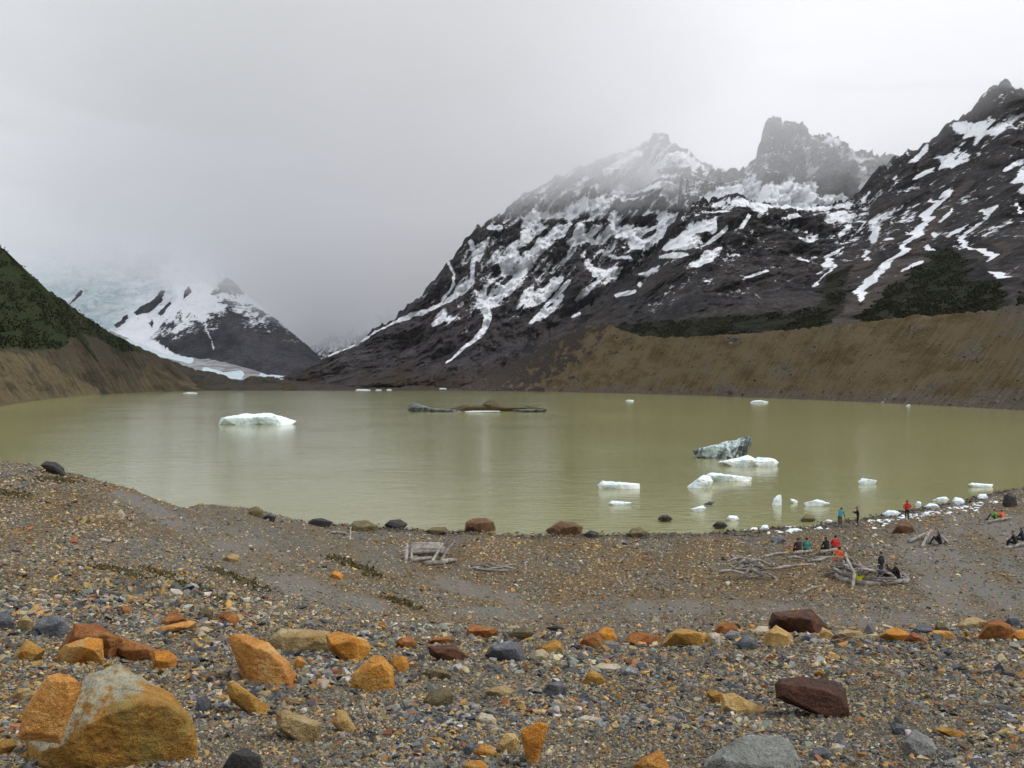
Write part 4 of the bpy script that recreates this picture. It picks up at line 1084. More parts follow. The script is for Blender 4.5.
B = lambda mat, outline, label, phrase=None, **k: lump('boulder', 'boulder', mat, outline, label, phrase, **k)
R = lambda mat, outline, label, phrase=None, **k: lump('rock', 'rock', mat, outline, label, phrase, res=k.pop('res', 36), **k)

# ---- the largest, at the bottom left corner
B('split', [(26, 738), (58, 704), (86, 676), (104, 667), (119, 663), (136, 670), (150, 682), (172, 694), (184, 706), (194, 722), (199, 745), (201, 790), (110, 800), (28, 790)],
  'huge split ochre boulder with a pale lichened top, the largest stone in view', 'the huge split boulder', depth=0.62, res=70, amp=0.026, sink=0.0, smooth_it=1,
  front=[(40, 752, -0.52), (62, 746, -0.60), (82, 729, -0.56), (106, 715, -0.52), (131, 706, -0.46), (150, 704, -0.38), (168, 706, -0.28), (184, 716, -0.16), (45, 790, -0.36), (90, 790, -0.34), (140, 795, -0.26), (190, 790, -0.06), (196, 750, -0.08)], Y=3.98)
B('salmon', [(17, 730), (22, 712), (34, 692), (46, 676), (58, 673), (71, 675), (79, 682), (81, 691), (74, 706), (66, 724), (60, 734), (44, 729), (28, 731)],
  'flat faced orange rock leaning on the huge split boulder', 'the leaning orange rock', depth=0.3, res=50, Y=3.66, amp=0.03,
  front=[(24, 722, -0.4), (36, 700, -0.38), (50, 682, -0.3), (66, 682, -0.3), (70, 700, -0.38), (58, 726, -0.42), (44, 724, -0.42)])
B('rust', [(50, 656), (60, 638), (75, 624), (96, 623), (112, 630), (124, 640), (122, 656), (90, 658)],
  'long low red orange boulder lying behind the squarish block', 'the long red boulder', depth=0.8, res=60, amp=0.045)
R('rust', [(112, 654), (114, 634), (126, 636), (144, 643), (162, 651), (158, 660), (138, 662)], 'narrow red rock continuing the ridge of the long red boulder', depth=0.8)
R('orange', [(152, 668), (154, 651), (166, 650), (177, 655), (176, 668), (162, 671)], 'upright orange red knob ending the ridge of the long red boulder')
B('orange', [(56, 655), (64, 645), (73, 640), (88, 637), (103, 639), (104, 661), (92, 660), (79, 659), (68, 662), (59, 666)], 'squarish bright orange block with a flat front face before the long red boulder', 'the squarish orange block', depth=0.6)
R('ochre', [(9, 659), (18, 648), (26, 639), (38, 645), (46, 650), (43, 656), (24, 662)], 'brown ochre wedge shaped rock left of the squarish orange block', 'the brown wedge rock')
R('salmon', [(146, 630), (165, 625), (190, 620), (197, 622), (196, 627), (172, 632), (150, 634)], 'thin pale orange slab lying flat behind the end of the long red boulder', 'the thin pale slab', depth=0.8)
R('rust', [(156, 624), (171, 612), (181, 614), (188, 621), (178, 626), (162, 627)], 'dark rust red rock just behind the thin pale slab', 'the rust rock behind the slab')
R('rust', [(120, 608), (124, 605), (130, 610), (132, 617), (124, 616)], 'small rust red rock standing on the slope above the long boulder')
R('ochre', [(-4, 742), (12, 738), (17, 745), (10, 752), (-4, 754)], 'ochre stone cut by the frame left of the leaning orange rock')
R('slate', [(-6, 628), (-4, 612), (8, 611), (15, 624), (6, 630)], 'blue grey slab at the frame edge above the brown wedge')
R('slate', [(32, 628), (40, 618), (52, 615), (66, 618), (70, 628), (60, 638), (44, 636)], 'dark slate rock behind the brown wedge and the long red boulder', 'the dark slate rock')
R('tan', [(16, 622), (26, 614), (34, 622), (32, 632), (20, 632)], 'small tan stone left of the dark slate rock')
R('slate', [(194, 710), (198, 698), (206, 695), (212, 703), (208, 712), (198, 713)], 'blue grey stone at the right foot of the huge split boulder', 'the blue stone by the split boulder')
R('tan', [(11, 698), (18, 688), (30, 688), (32, 696), (22, 701)], 'dull tan rounded stone behind the leaning orange rock')
R('ochre', [(82, 678), (92, 671), (100, 675), (96, 681), (86, 682)], 'small flat orange stone tucked behind the huge split boulder')

# ---- left of centre
B('salmon', [(227, 638), (233, 633), (246, 634), (256, 637), (268, 643), (277, 651), (288, 661), (297, 674), (291, 684), (272, 688), (258, 684), (246, 678), (238, 664), (230, 648)],
  'large upright orange boulder with a broad smooth face among dark gravel', 'the large upright orange boulder', depth=0.7, res=55, amp=0.03,
  front=[(236, 642, -0.2), (250, 645, -0.34), (268, 652, -0.4), (282, 664, -0.42), (291, 677, -0.36), (272, 684, -0.46), (254, 678, -0.4), (244, 664, -0.3)])
B('tan', [(268, 640), (281, 628), (300, 629), (330, 631), (332, 648), (318, 649), (300, 651), (288, 654), (276, 650)], 'long pale tan boulder behind the large upright orange one', 'the long pale boulder', depth=0.6)
B('orange', [(326, 635), (338, 631), (353, 634), (366, 640), (372, 646), (368, 654), (356, 662), (342, 656), (328, 650)], 'smooth orange boulder at the right end of the long pale boulder', 'the smooth orange boulder', depth=0.7)
B('orange', [(350, 690), (352, 674), (362, 664), (373, 655), (383, 656), (393, 667), (396, 690), (388, 693), (374, 690), (360, 691)], 'triangular glowing orange boulder with a pale right rim', 'the triangular orange boulder', depth=0.6, res=46,
  front=[(356, 684, -0.3), (370, 668, -0.36), (382, 664, -0.34), (390, 676, -0.36), (388, 688, -0.4), (370, 688, -0.42)])
R('rust', [(395, 641), (402, 637), (412, 637), (417, 643), (413, 649), (400, 648)], 'small dark red rock behind the triangular boulder, near the sand')
R('orange', [(390, 658), (398, 655), (407, 657), (409, 666), (404, 673), (394, 669)], 'small orange rock at the shoulder of the triangular boulder')
R('ochre', [(225, 684), (233, 680), (250, 691), (264, 700), (270, 707), (262, 715), (246, 708), (230, 700)], 'brownish wedge stone pointing down below the large upright boulder', 'the brownish wedge stone')
R('tan', [(276, 712), (284, 709), (300, 715), (313, 720), (322, 723), (321, 741), (306, 742), (290, 736), (277, 730)], 'pale tan block with a rough pitted face near the frame bottom', 'the pale tan block', res=40,
  front=[(281, 716, -0.3), (300, 721, -0.36), (317, 727, -0.36), (316, 739, -0.42), (300, 736, -0.42), (281, 728, -0.38)])
R('yellow', [(331, 722), (337, 709), (346, 711), (353, 721), (359, 730), (352, 734), (336, 728)], 'pointed ochre stone right of the pale tan block', 'the pointed ochre stone')
R('dark', [(222, 768), (232, 752), (246, 748), (260, 755), (266, 775), (240, 780)], 'brown black rounded boulder cut by the bottom edge', 'the brown black boulder')
R('rust', [(212, 621), (220, 614), (230, 611), (239, 617), (238, 625), (224, 626)], 'rust coloured rock left above the large upright boulder')
R('olive', [(198, 612), (206, 606), (214, 612), (212, 620), (202, 621)], 'olive brown rock beside the rust coloured rock on the slope')
R('orange', [(292, 662), (300, 656), (308, 664), (304, 670), (296, 669)], 'small orange stone at the right side of the large upright boulder')

# ---- centre
B('rust', [(465, 639), (467, 628), (472, 624), (484, 625), (496, 629), (498, 634), (486, 639)], 'flat topped red brown rock on the terrace rim beside the sand', 'the flat red brown rock')
R('maroon', [(427, 646), (440, 644), (454, 645), (469, 657), (462, 662), (446, 661), (430, 655)], 'wedge of dark orange rock with a flat pale top', 'the dark orange wedge', depth=0.8)
R('rust', [(426, 643), (434, 638), (448, 636), (456, 641), (444, 645)], 'red rock behind the dark orange wedge')
B('slate', [(484, 656), (490, 646), (500, 641), (510, 640), (521, 646), (531, 660), (516, 662), (498, 660)], 'blue grey veined boulder in the middle of the terrace', 'the blue grey veined boulder')
R('cream', [(528, 655), (534, 650), (543, 649), (550, 655), (547, 661), (534, 662)], 'rounded cream coloured stone next to the blue grey veined boulder', 'the rounded cream stone')
R('ochre', [(536, 648), (546, 642), (556, 644), (561, 640), (563, 652), (552, 656), (540, 655)], 'yellow brown jagged rock behind the rounded cream stone')
R('olive', [(508, 634), (516, 628), (528, 628), (535, 633), (526, 641), (512, 641)], 'dull olive rock on the rim behind the blue grey boulder')
R('rust', [(579, 643), (586, 635), (597, 631), (603, 640), (605, 649), (590, 650)], 'vivid red orange rock in the cluster of orange rocks at the rim', 'the vivid red orange rock')
R('orange', [(597, 633), (604, 627), (613, 628), (618, 640), (608, 644)], 'bright orange rock behind the vivid red orange one')
R('grey', [(601, 645), (608, 641), (618, 642), (621, 646), (613, 650), (603, 649)], 'pale grey banded stone before the orange rock cluster')
R('slate', [(542, 691), (548, 683), (560, 681), (568, 687), (566, 695), (552, 698)], 'rounded dark slate stone lying alone on the gravel', 'the rounded dark slate stone')
R('olive', [(421, 673), (434, 668), (446, 670), (452, 676), (444, 680), (426, 679)], 'flattish olive green stone below the dark orange wedge')
R('olive', [(422, 702), (430, 691), (444, 687), (454, 695), (452, 706), (434, 708)], 'low olive brown hump of rock half buried in gravel', 'the low olive hump')
R('yellow', [(496, 745), (505, 733), (515, 733), (520, 742), (516, 752), (503, 755)], 'yellow ochre cube like block beside the upright orange slab', 'the yellow ochre block')
R('orange', [(520, 730), (531, 725), (543, 719), (549, 723), (547, 740), (541, 755), (530, 768), (527, 752)], 'tall tilted orange slab tapering towards the ground', 'the tall tilted slab', depth=0.4)
R('ochre', [(473, 753), (480, 743), (490, 745), (497, 752), (494, 758), (480, 759)], 'orange brown stone lying against the yellow ochre block')
R('orange', [(463, 765), (470, 760), (482, 760), (489, 767), (486, 776), (468, 776)], 'flat orange stone cut by the bottom edge below the yellow block')
R('cream', [(475, 719), (481, 712), (492, 715), (497, 720), (490, 725), (480, 724)], 'cream stone above the yellow ochre block')
R('slate', [(462, 750), (466, 744), (474, 744), (476, 752), (468, 756)], 'blue slate stone left of the orange brown stone')
R('cream', [(575, 719), (585, 715), (600, 717), (608, 720), (596, 723), (582, 723)], 'thin flat stone with an orange stripe and cream edge')
R('tan', [(484, 692), (494, 687), (506, 685), (515, 691), (508, 697), (492, 696)], 'tan angular stone left of the rounded dark slate stone')
R('ochre', [(578, 684), (584, 675), (591, 669), (600, 674), (606, 681), (594, 686)], 'tan and orange peaked stone right of centre', 'the peaked tan stone')
R('cream', [(591, 668), (600, 663), (618, 664), (622, 668), (608, 672)], 'flat yellowish cream stone near the peaked tan stone')
R('grey', [(620, 673), (628, 666), (638, 668), (640, 675), (630, 677)], 'pale grey flat stone right of the flat cream stone')

# ---- right of centre
B('rust', [(620, 643), (626, 636), (633, 631), (648, 634), (661, 636), (661, 645), (648, 647), (630, 646)], 'two toned red and orange boulder in the row along the terrace rim', 'the two toned red boulder')
B('ochre', [(660, 644), (668, 634), (681, 628), (696, 630), (708, 634), (713, 642), (706, 648), (688, 647), (668, 647)], 'broad orange brown boulder with a sloping top in the rim row', 'the broad orange brown boulder')
R('cream', [(708, 634), (714, 632), (720, 634), (721, 646), (712, 647)], 'narrow pale yellow stone at the right end of the broad orange boulder')
R('rust', [(712, 632), (720, 623), (730, 622), (737, 627), (735, 634), (720, 635)], 'brown red rock on the sand edge behind the pale yellow stone')
B('maroon', [(768, 624), (772, 612), (780, 608), (796, 607), (812, 609), (823, 617), (830, 629), (818, 634), (794, 635), (776, 631)], 'big dark red brown boulder standing on the terrace rim above the beach', 'the big dark red boulder', depth=0.7, res=50)
R('yellow', [(762, 646), (765, 634), (770, 628), (776, 625), (786, 629), (793, 635), (794, 641), (782, 647), (770, 648)], 'ochre boulder with a pale rim in front of the big dark red one', 'the pale rimmed ochre boulder', res=40)
B('maroon', [(776, 698), (775, 684), (780, 679), (800, 676), (820, 678), (836, 681), (845, 689), (850, 700), (851, 713), (840, 719), (818, 713), (796, 706)], 'dark chocolate brown slab like boulder lying on grey gravel', 'the chocolate brown slab', depth=0.65, res=55,
  front=[(780, 684, -0.3), (800, 686, -0.36), (822, 690, -0.36), (840, 697, -0.34), (848, 708, -0.34), (836, 715, -0.42), (810, 707, -0.42), (782, 696, -0.4)])
R('yellow', [(720, 712), (722, 694), (734, 693), (748, 700), (767, 710), (757, 715), (738, 714)], 'triangular yellow stone left of the chocolate brown slab', 'the triangular yellow stone', res=40)
R('ochre', [(706, 692), (714, 690), (724, 694), (720, 704), (710, 700)], 'brown stone tucked behind the triangular yellow stone')
B('granite', [(696, 775), (708, 757), (725, 744), (746, 734), (770, 731), (788, 738), (799, 752), (808, 775), (800, 800), (704, 800)], 'large pale grey boulder at the frame bottom with a rough veined top', 'the large pale grey boulder', depth=0.7, res=60, amp=0.05, sink=0.0, Y=3.72)
R('ochre', [(632, 766), (644, 757), (661, 749), (668, 758), (674, 772), (650, 778)], 'orange brown roof shaped stone cut by the bottom edge', 'the roof shaped stone')
R('grey', [(900, 745), (906, 735), (914, 729), (928, 736), (938, 748), (932, 755), (922, 758), (906, 755)], 'mid grey angular boulder alone on the right hand gravel', 'the mid grey boulder', res=44)
R('slate', [(890, 727), (896, 723), (906, 725), (911, 731), (906, 735), (894, 734)], 'slate stone pair piece behind the mid grey boulder')
R('slate', [(808, 754), (814, 748), (824, 747), (832, 753), (828, 760), (812, 760)], 'rounded grey blue stone right of the large pale grey boulder')
R('cream', [(828, 750), (834, 744), (842, 746), (843, 752), (834, 754)], 'whitish stone above the rounded grey blue stone')
R('ochre', [(934, 729), (944, 726), (956, 729), (967, 734), (960, 738), (942, 734)], 'thin ochre brown stone right of the mid grey boulder')
B('rust', [(975, 638), (980, 628), (986, 622), (998, 619), (1010, 625), (1018, 634), (1006, 640), (988, 641)], 'rust red pyramid shaped boulder at the right end of the rim row', 'the rust red pyramid')
R('orange', [(1008, 638), (1016, 630), (1032, 629), (1040, 638), (1024, 641)], 'orange rock partly outside the frame beside the rust red pyramid')
R('orange', [(878, 637), (886, 629), (898, 628), (912, 633), (920, 638), (904, 642), (888, 641)], 'low orange rock in the rim row right of the grey spike')
R('rust', [(904, 640), (912, 632), (922, 636), (930, 643), (916, 645)], 'flat orange red rock beside the low orange rock')
R('orange', [(926, 637), (934, 630), (948, 631), (957, 636), (946, 640)], 'pale orange wedge left of the rust red pyramid', 'the pale orange wedge')
R('yellow', [(818, 637), (822, 627), (830, 631), (836, 637), (828, 640)], 'bright yellow stone at the right foot of the big dark red boulder')
R('slate', [(800, 640), (806, 633), (814, 636), (816, 642), (806, 644)], 'dark grey stone under the front of the big dark red boulder')
R('slate', [(735, 644), (744, 635), (756, 638), (758, 648), (744, 651)], 'grey slate rock left of the pale rimmed ochre boulder')
R('grey', [(724, 636), (730, 630), (740, 632), (742, 640), (730, 641)], 'pale grey rock behind the grey slate rock')
R('cream', [(752, 633), (758, 626), (768, 626), (770, 634), (760, 637)], 'cream stone left of the big dark red boulder')
R('grey', [(862, 632), (866, 624), (870, 618), (876, 628), (878, 633), (868, 635)], 'thin grey spike of rock rising from the rim')
R('slate', [(910, 632), (918, 625), (928, 624), (934, 632), (922, 635)], 'grey rock on the rim behind the low orange rock')
R('olive', [(932, 632), (936, 624), (942, 622), (950, 630), (942, 634)], 'dark olive rock behind the pale orange wedge')
R('slate', [(1004, 622), (1010, 615), (1019, 617), (1022, 624), (1012, 627)], 'dark slate rock behind the rust red pyramid')
R('tan', [(956, 626), (966, 618), (976, 617), (988, 622), (980, 628), (966, 630)], 'low tan slab behind and left of the rust red pyramid')
R('tan', [(836, 634), (846, 629), (862, 632), (868, 638), (854, 640)], 'low yellowish slab between the yellow stone and the grey spike')

# ---- on the slope and along the water
R('dark', [(40, 465), (46, 461), (56, 462), (64, 468), (66, 474), (50, 472)], 'dark flat rock on the skyline of the left bank')
R('cream', [(117, 514), (120, 509), (125, 514), (124, 520), (118, 519)], 'whitish stone sticking up beside the grey footpath')
R('tan', [(224, 558), (232, 553), (240, 556), (239, 562), (228, 563)], 'tan stone lying in the grey footpath')
R('orange', [(329, 576), (335, 570), (342, 573), (343, 580), (332, 580)], 'small orange rock on the slope below the driftwood frame')
R('olive', [(246, 515), (250, 508), (257, 506), (263, 510), (265, 516), (254, 517)], 'rounded brown rock at the water end of the left bank')
R('dark', [(262, 518), (268, 514), (276, 517), (274, 521), (264, 521)], 'small dark rock in the shallows right of the rounded brown rock')
R('dark', [(306, 524), (312, 519), (322, 518), (333, 522), (328, 527), (312, 527)], 'low blackish rock at the waterline, the first right of the bank')
R('olive', [(347, 528), (354, 521), (366, 520), (377, 525), (376, 532), (356, 532)], 'broad dark brown rock at the waterline by the driftwood frame')
R('dark', [(384, 525), (390, 520), (400, 519), (408, 524), (402, 529), (388, 528)], 'jagged dark rock in the water behind the driftwood frame')
R('olive', [(424, 531), (434, 527), (446, 527), (450, 532), (436, 535)], 'flat brown rock at the waterline right of the driftwood frame')
R('brown', [(464, 530), (466, 522), (474, 518), (486, 518), (494, 522), (496, 529), (482, 532)], 'domed brown rock at the water edge', res=36)
R('brown', [(544, 531), (550, 525), (560, 521), (574, 522), (583, 527), (582, 533), (564, 535)], 'wide brown rock standing in the shallows', res=36)
R('dark', [(583, 535), (590, 530), (598, 532), (600, 537), (590, 538)], 'dark wet rock just right of the wide brown rock')
R('olive', [(627, 534), (632, 528), (640, 527), (648, 532), (646, 537), (632, 538)], 'dull brown rock half in the water right of centre')
R('dark', [(657, 519), (662, 515), (668, 515), (673, 519), (666, 522)], 'small black rock in open water off the beach')
R('dark', [(712, 526), (717, 521), (724, 522), (728, 526), (720, 529)], 'small dark rock in the shallows beside white ice bits')
R('brown', [(891, 532), (897, 524), (904, 520), (911, 522), (917, 531), (904, 534)], 'brown mound like boulder on the beach behind the standing red jacket', res=36)
R('dark', [(1002, 504), (1004, 495), (1010, 492), (1016, 496), (1018, 505), (1008, 508)], 'big blackish boulder on the far right beach near the ice')
R('slate', [(770, 540), (776, 536), (784, 537), (786, 541), (776, 543)], 'small dark rock on the beach beyond the seated group')
R('olive', [(800, 520), (806, 514), (814, 516), (816, 520), (806, 522)], 'small dark rock at the waterline left of the teal jacketed person')

# ---- further stones big enough to pick up one by one: described by the boulder they lie next to
sv = []
for vv, ff in variants[:14]:
    me = mesh_np('stone', vv, ff, smooth=False)
    ob = bpy.data.objects.new('tmp', me); COL.objects.link(ob)
    sb = ob.modifiers.new('b', 'BEVEL'); sb.width = 0.05; sb.segments = 2; sb.limit_method = 'ANGLE'; sb.angle_limit = math.radians(18)
    sb2 = ob.modifiers.new('s', 'SUBSURF'); sb2.subdivision_type = 'SIMPLE'; sb2.levels = 2
    m2 = evaluated_mesh(ob); bpy.data.objects.remove(ob); bpy.data.meshes.remove(me)
    displace(m2, 0.8, 0.03, random.random() * 9, flat=False)
    m2.name = 'stone'; m2.materials.append(M['grey']); sv.append(m2)
TONES = [('slate', 'blue grey', .19), ('grey', 'light grey', .12), ('ochre', 'ochre brown', .21), ('orange', 'orange', .19), ('tan', 'tan', .11), ('rust', 'rusty red', .07), ('cream', 'cream', .05), ('dark', 'blackish', .05), ('olive', 'olive', .04)]
SHAPES = ['angular', 'flat', 'chunky', 'elongated']
used = set(); placed = [(a, b_, w_ * 0.5 + 4) for a, b_, w_, _ in HEROES]
sr = random.Random(77); n_st = 0
for trial in range(7000):
    if n_st >= 240: break
    px = sr.uniform(4, 1020); py = sr.uniform(628, 764)
    if sr.random() < (0.45 if px > 420 and py > 655 else 0.0): continue
    if sr.random() < 0.3: py = sr.uniform(626, 655)
    wpx = min(28, 9.5 * math.exp(sr.gauss(0.15, 0.42)))
    if any(abs(px - a) < r_ + wpx * 0.6 and abs(py - 6 - b_) < r_ * 0.7 + wpx * 0.6 for a, b_, r_ in placed): continue
    hx = min(HEROES, key=lambda q_: math.hypot(px - q_[0], 1.6 * (py - q_[1])))
    dx, dy = px - hx[0], py - hx[1]
    rel = ('right of' if dx > 0 else 'left of') if abs(dx) > 1.2 * abs(dy) else ('in front of' if dy > 0 else 'behind')
    dist = 'close ' if math.hypot(dx, dy) < hx[2] * 0.5 + 22 else 'some way '
    tone = sr.choices(TONES, [t[2] for t in TONES])[0]
    shp = sr.choice(SHAPES)
    lab = f'{shp} {tone[1]} stone {dist}{rel} {hx[3]}'
    key = (tone[1], rel, hx[3], shp, dist)
    if key in used: continue
    p = hit(px, py)
    if p[1] > 22 or p[1] < 2.6: continue
    used.add(key)
    sz = wpx / F * p[1]
    scl = {'angular': (1, .85, .85), 'flat': (1.15, .95, .42), 'chunky': (.95, .9, 1.05), 'elongated': (1.45, .7, .7)}[shp]
    ob = bpy.data.objects.new('stone', sv[sr.randrange(len(sv))]); COL.objects.link(ob)
    ob.scale = [sz * k for k in scl]; ob.rotation_euler = (sr.gauss(0, .18), sr.gauss(0, .18), sr.uniform(-0.7, 0.7) if shp == 'elongated' else sr.uniform(0, 6.28))
    ob.location = (p[0], p[1], p[2] + sz * 0.10)
    ob.material_slots[0].link = 'OBJECT'; ob.material_slots[0].material = M[tone[0]]
    ob['label'] = lab; ob['category'] = 'stone'; ob['group'] = 'loose stones on the terrace gravel'
    placed.append((px, py, wpx * 0.6)); n_st += 1
print('STONES', n_st)
# ================================================================== ICE
def ice_material(name, lo, hi, streak=None):
    m, q, b = newmat(name)
    co_ = q.node('ShaderNodeTexCoord').outputs['Object']
    n1 = q.noise(co_, 1.1, 7, 0.65, 0.8); n2 = q.noise(co_, 5.0, 4, 0.65)
    c = q.ramp(q.math('ADD', q.math('MULTIPLY', n1, 0.7), q.math('MULTIPLY', n2, 0.3)), [(0.40, lo), (0.53, hi)])
    if streak:
        st = q.noise(q.mapping(q.mapping(co_, (1, 1, 1), (0, math.radians(-24), 0)), (1.0, 0.5, 0.3)), 0.55, 6, 0.68, 0.8)
        c = q.mix(q.rng(st, 0.46, 0.58), c, streak)
    q.l.new(c, b.inputs['Base Color']); b.inputs['Roughness'].default_value = 0.35
    b.inputs['Subsurface Weight'].default_value = 0.0
    q.l.new(q.bump(q.math('ADD', n1, q.math('MULTIPLY', n2, 0.5)), 0.5, 0.12), b.inputs['Normal'])
    return m


M['ice'] = ice_material('white floating ice', (0.55, 0.70, 0.76), (0.86, 0.90, 0.92))
M['blueice'] = ice_material('pale blue ice', (0.50, 0.68, 0.74), (0.84, 0.90, 0.92))
M['darkice'] = ice_material('dark banded glacier ice', (0.20, 0.28, 0.29), (0.50, 0.58, 0.58), streak=(0.05, 0.068, 0.07))
M['dirtyice'] = ice_material('grey dirty ice', (0.04, 0.045, 0.042), (0.12, 0.13, 0.12), streak=(0.018, 0.02, 0.019))
M['debris'] = rock_material('brown moraine debris', (0.03, 0.022, 0.011), (0.075, 0.054, 0.025), (0.15, 0.115, 0.055))

def squash(o, f):
    if isinstance(o[0][0], (tuple, list)): return [squash(q_, f) for q_ in o]
    b_ = max(y for _, y in o); return [(x, b_ - (b_ - y) * f) for x, y in o]


I = lambda mat, outline, label, **k: lump('ice_floe', 'ice floe', mat, squash(outline, k.pop('f', 0.85)), label, None, water=True, depth=0.5, sink=k.pop('sink', 0.5), amp=k.pop('amp', 0.085), res=k.pop('res', 44), chips=0, **k)

lump('iceberg', 'iceberg', 'blueice', [[(217, 422.5), (221, 418), (232, 415), (246, 413.5), (258, 414.5), (266, 423), (240, 424.5)], [(250, 414.5), (268, 412.5), (280, 415), (290, 418.5), (297, 421), (288, 424), (258, 424.3)]],
     'largest white floe, a broad low snowy raft alone in the left part of the lake', water=True, sink=0.5, res=80, amp=0.05, depth=0.9)
# debris covered berg: dark ice at one end, dirt mound, white waterline
bx = at(478, 411.5, H * F / (411.5 - 384))
root = bpy.data.objects.new('iceberg', None); COL.objects.link(root); root.location = bx
root['label'] = 'long flat iceberg covered with brown debris, dark ice at its left end'; root['category'] = 'iceberg'
P_ = dict(parent=root, origin=bx, sink=0.2)
lump('dark_ice', None, 'dirtyice', [[(407, 410), (409, 405), (413, 402.5), (420, 403), (427, 406), (434, 408.5), (436, 412.2), (410, 411.4)], [(428, 408), (448, 409), (463, 411), (462, 413), (432, 412.6)]], None, Y=bx[1] * 0.985, res=60, amp=0.04, **P_)
lump('debris_mound', None, 'debris', [[(440, 411.3), (452, 407.5), (466, 406), (484, 405), (520, 407), (548, 408.8), (546, 410.8), (500, 411.6)], [(478, 408), (484, 403), (488, 400), (494, 401), (500, 404), (506, 408)], [(454, 409), (460, 405), (468, 404.5), (474, 408)], [(520, 409), (528, 405.5), (536, 406.5), (540, 409)]], None, Y=bx[1] * 1.01, res=90, amp=0.06, **P_)
lump('ice_rim', None, 'ice', [[(462, 411.6), (472, 410.8), (486, 411.3), (498, 410.8), (506, 411.6), (492, 412.2), (470, 412.2)]], None, Y=bx[1] * 0.97, res=60, amp=0.03, **P_)
lump('dark_shelf', None, 'dirtyice', [[(510, 409.8), (530, 409), (548, 409.4), (547, 411.2), (520, 411.8)]], None, Y=bx[1] * 0.972, res=50, amp=0.03, **P_)
# dark striped berg
lump('iceberg', 'iceberg', 'darkice', [[(693, 451), (696, 448), (706, 446), (716, 443), (728, 441), (736, 444), (734, 457), (714, 458), (700, 456)], [(726, 443), (738, 440.5), (748, 436), (752, 438), (751, 444), (746, 451), (736, 456), (726, 456)]],
     'dark grey banded iceberg with a raised tip, behind a white floe', water=True, sink=0.4, res=70, amp=0.09, depth=0.8, lift=0)
I('ice', [[(717, 462), (726, 458), (740, 457), (748, 453.5), (754, 456), (756, 464), (736, 465)], [(750, 460), (758, 456), (766, 459), (774, 457), (778, 462), (774, 466), (756, 466)]], 'long white floe with small humps in front of the dark banded iceberg', res=60)
I('ice', [(683, 485), (692, 480), (703, 475), (711, 476.5), (713, 481), (708, 486), (692, 487.5)], 'wedge shaped white floe touching the left end of a longer one', res=60, f=1)
I('ice', [(703, 477), (711, 472.5), (728, 474), (744, 476), (752, 477.5), (751, 481), (730, 480.8), (708, 480)], 'long thin white floe reaching right from the wedge shaped floe', res=60, f=1)
I('ice', [[(597, 484), (602, 479.5), (612, 480.5), (624, 481.5), (640, 483), (640, 488), (616, 488.5), (600, 487)]], 'flat oblong white floe left of the wedge shaped floe', res=50)
I('ice', [(608, 503), (612, 500), (622, 501), (632, 502), (628, 504.6), (614, 505)], 'small thin floe under the flat oblong floe')
I('ice', [(690, 509), (696, 508), (703, 504), (706, 508), (700, 511)], 'tiny white ice chip with a dark fragment beside it')
I('dirtyice', [(704, 503.5), (710, 500.5), (716, 501), (712, 504), (706, 505)], 'dark ice fragment beside the tiny white chip')
I('ice', [(727, 518), (729, 514.5), (737, 515), (739, 519), (732, 520.5)], 'small square white ice block near the beach left of centre ice')
I('ice', [(771, 503), (774, 497), (778, 493), (781, 493), (782, 499), (782, 504), (776, 505)], 'upright white ice piece like a tooth, off the beach')
I('ice', [(790, 498), (794, 498.5), (798, 501), (796, 503), (791, 501)], 'little white ice bit right of the tooth shaped piece')
I('ice', [[(803, 503), (810, 499.5), (818, 498), (826, 500), (830, 503), (820, 506), (808, 505.5)]], 'lens shaped white floe nearest the teal jacketed person')
I('ice', [(858, 481), (862, 477), (870, 477.5), (877, 480), (874, 483), (862, 484)], 'small rounded floe further out above the standing dark figure')
I('ice', [(968, 484), (972, 482), (984, 483), (993, 484), (992, 487), (974, 486)], 'thin white floe off the right hand beach')
I('ice', [(749, 402.4), (753, 400.2), (761, 399.8), (769, 401.6), (766, 402.8), (752, 403)], 'distant white floe off the right moraine')
I('ice', [(625, 401), (628, 399.4), (634, 400), (633, 401.6)], 'faint distant ice speck in the middle of the lake')
I('ice', [(906, 405.4), (909, 404), (911, 405.5), (908, 406.4)], 'tiny distant ice speck below the right moraine')
I('ice', [(354, 390.4), (357, 388.8), (366, 389.0), (371, 389.6), (369, 390.7)], 'low white ice block, longest of the ice at the far moraine')
I('ice', [(374, 390.5), (377, 389.2), (382, 389.6), (381, 390.7)], 'small white ice block in the middle of the ice at the far moraine')
I('ice', [(385, 390.4), (388, 388.6), (392, 389.4), (391, 390.6)], 'peaked white ice block, right end of the ice at the far moraine')
I('ice', [(437, 390), (440, 387.6), (446, 388), (448, 390)], 'single white ice block by the far shore right of the ice line')
I('ice', [(182, 393.4), (188, 392), (198, 392.6), (196, 393.8)], 'thin white ice strip at the far left shore')

# ice washed against the beach
IB = lambda outline, label, **k: lump('ice_block', 'ice block', 'ice', squash(outline, 0.72), label, None, sink=0.2, amp=0.10, res=30, **k)
IB([(882, 513), (888, 508), (895, 508), (901, 512), (898, 516), (886, 516)], 'white mound of ice at the waterline left of the red jacketed person')
IB([(932, 500), (938, 496), (946, 494.5), (949, 499), (946, 502), (936, 502)], 'large white ice block at the waterline, first right of the red jacket')
IB([(952, 500), (955, 494), (962, 496), (965, 500), (962, 505), (954, 504)], 'two lobed white ice block beside the large block')
IB([(977, 496), (980, 492), (986, 492), (988, 497), (984, 499), (979, 499)], 'pale round ice block at the right end of the brash')
IB([(915, 505), (917, 499), (921, 500), (921, 507), (917, 507)], 'upright ice piece just right of the red jacketed person')
IB([(923, 506), (930, 501), (938, 503), (940, 507), (930, 509)], 'greenish flat ice block in the shallows by the large block')
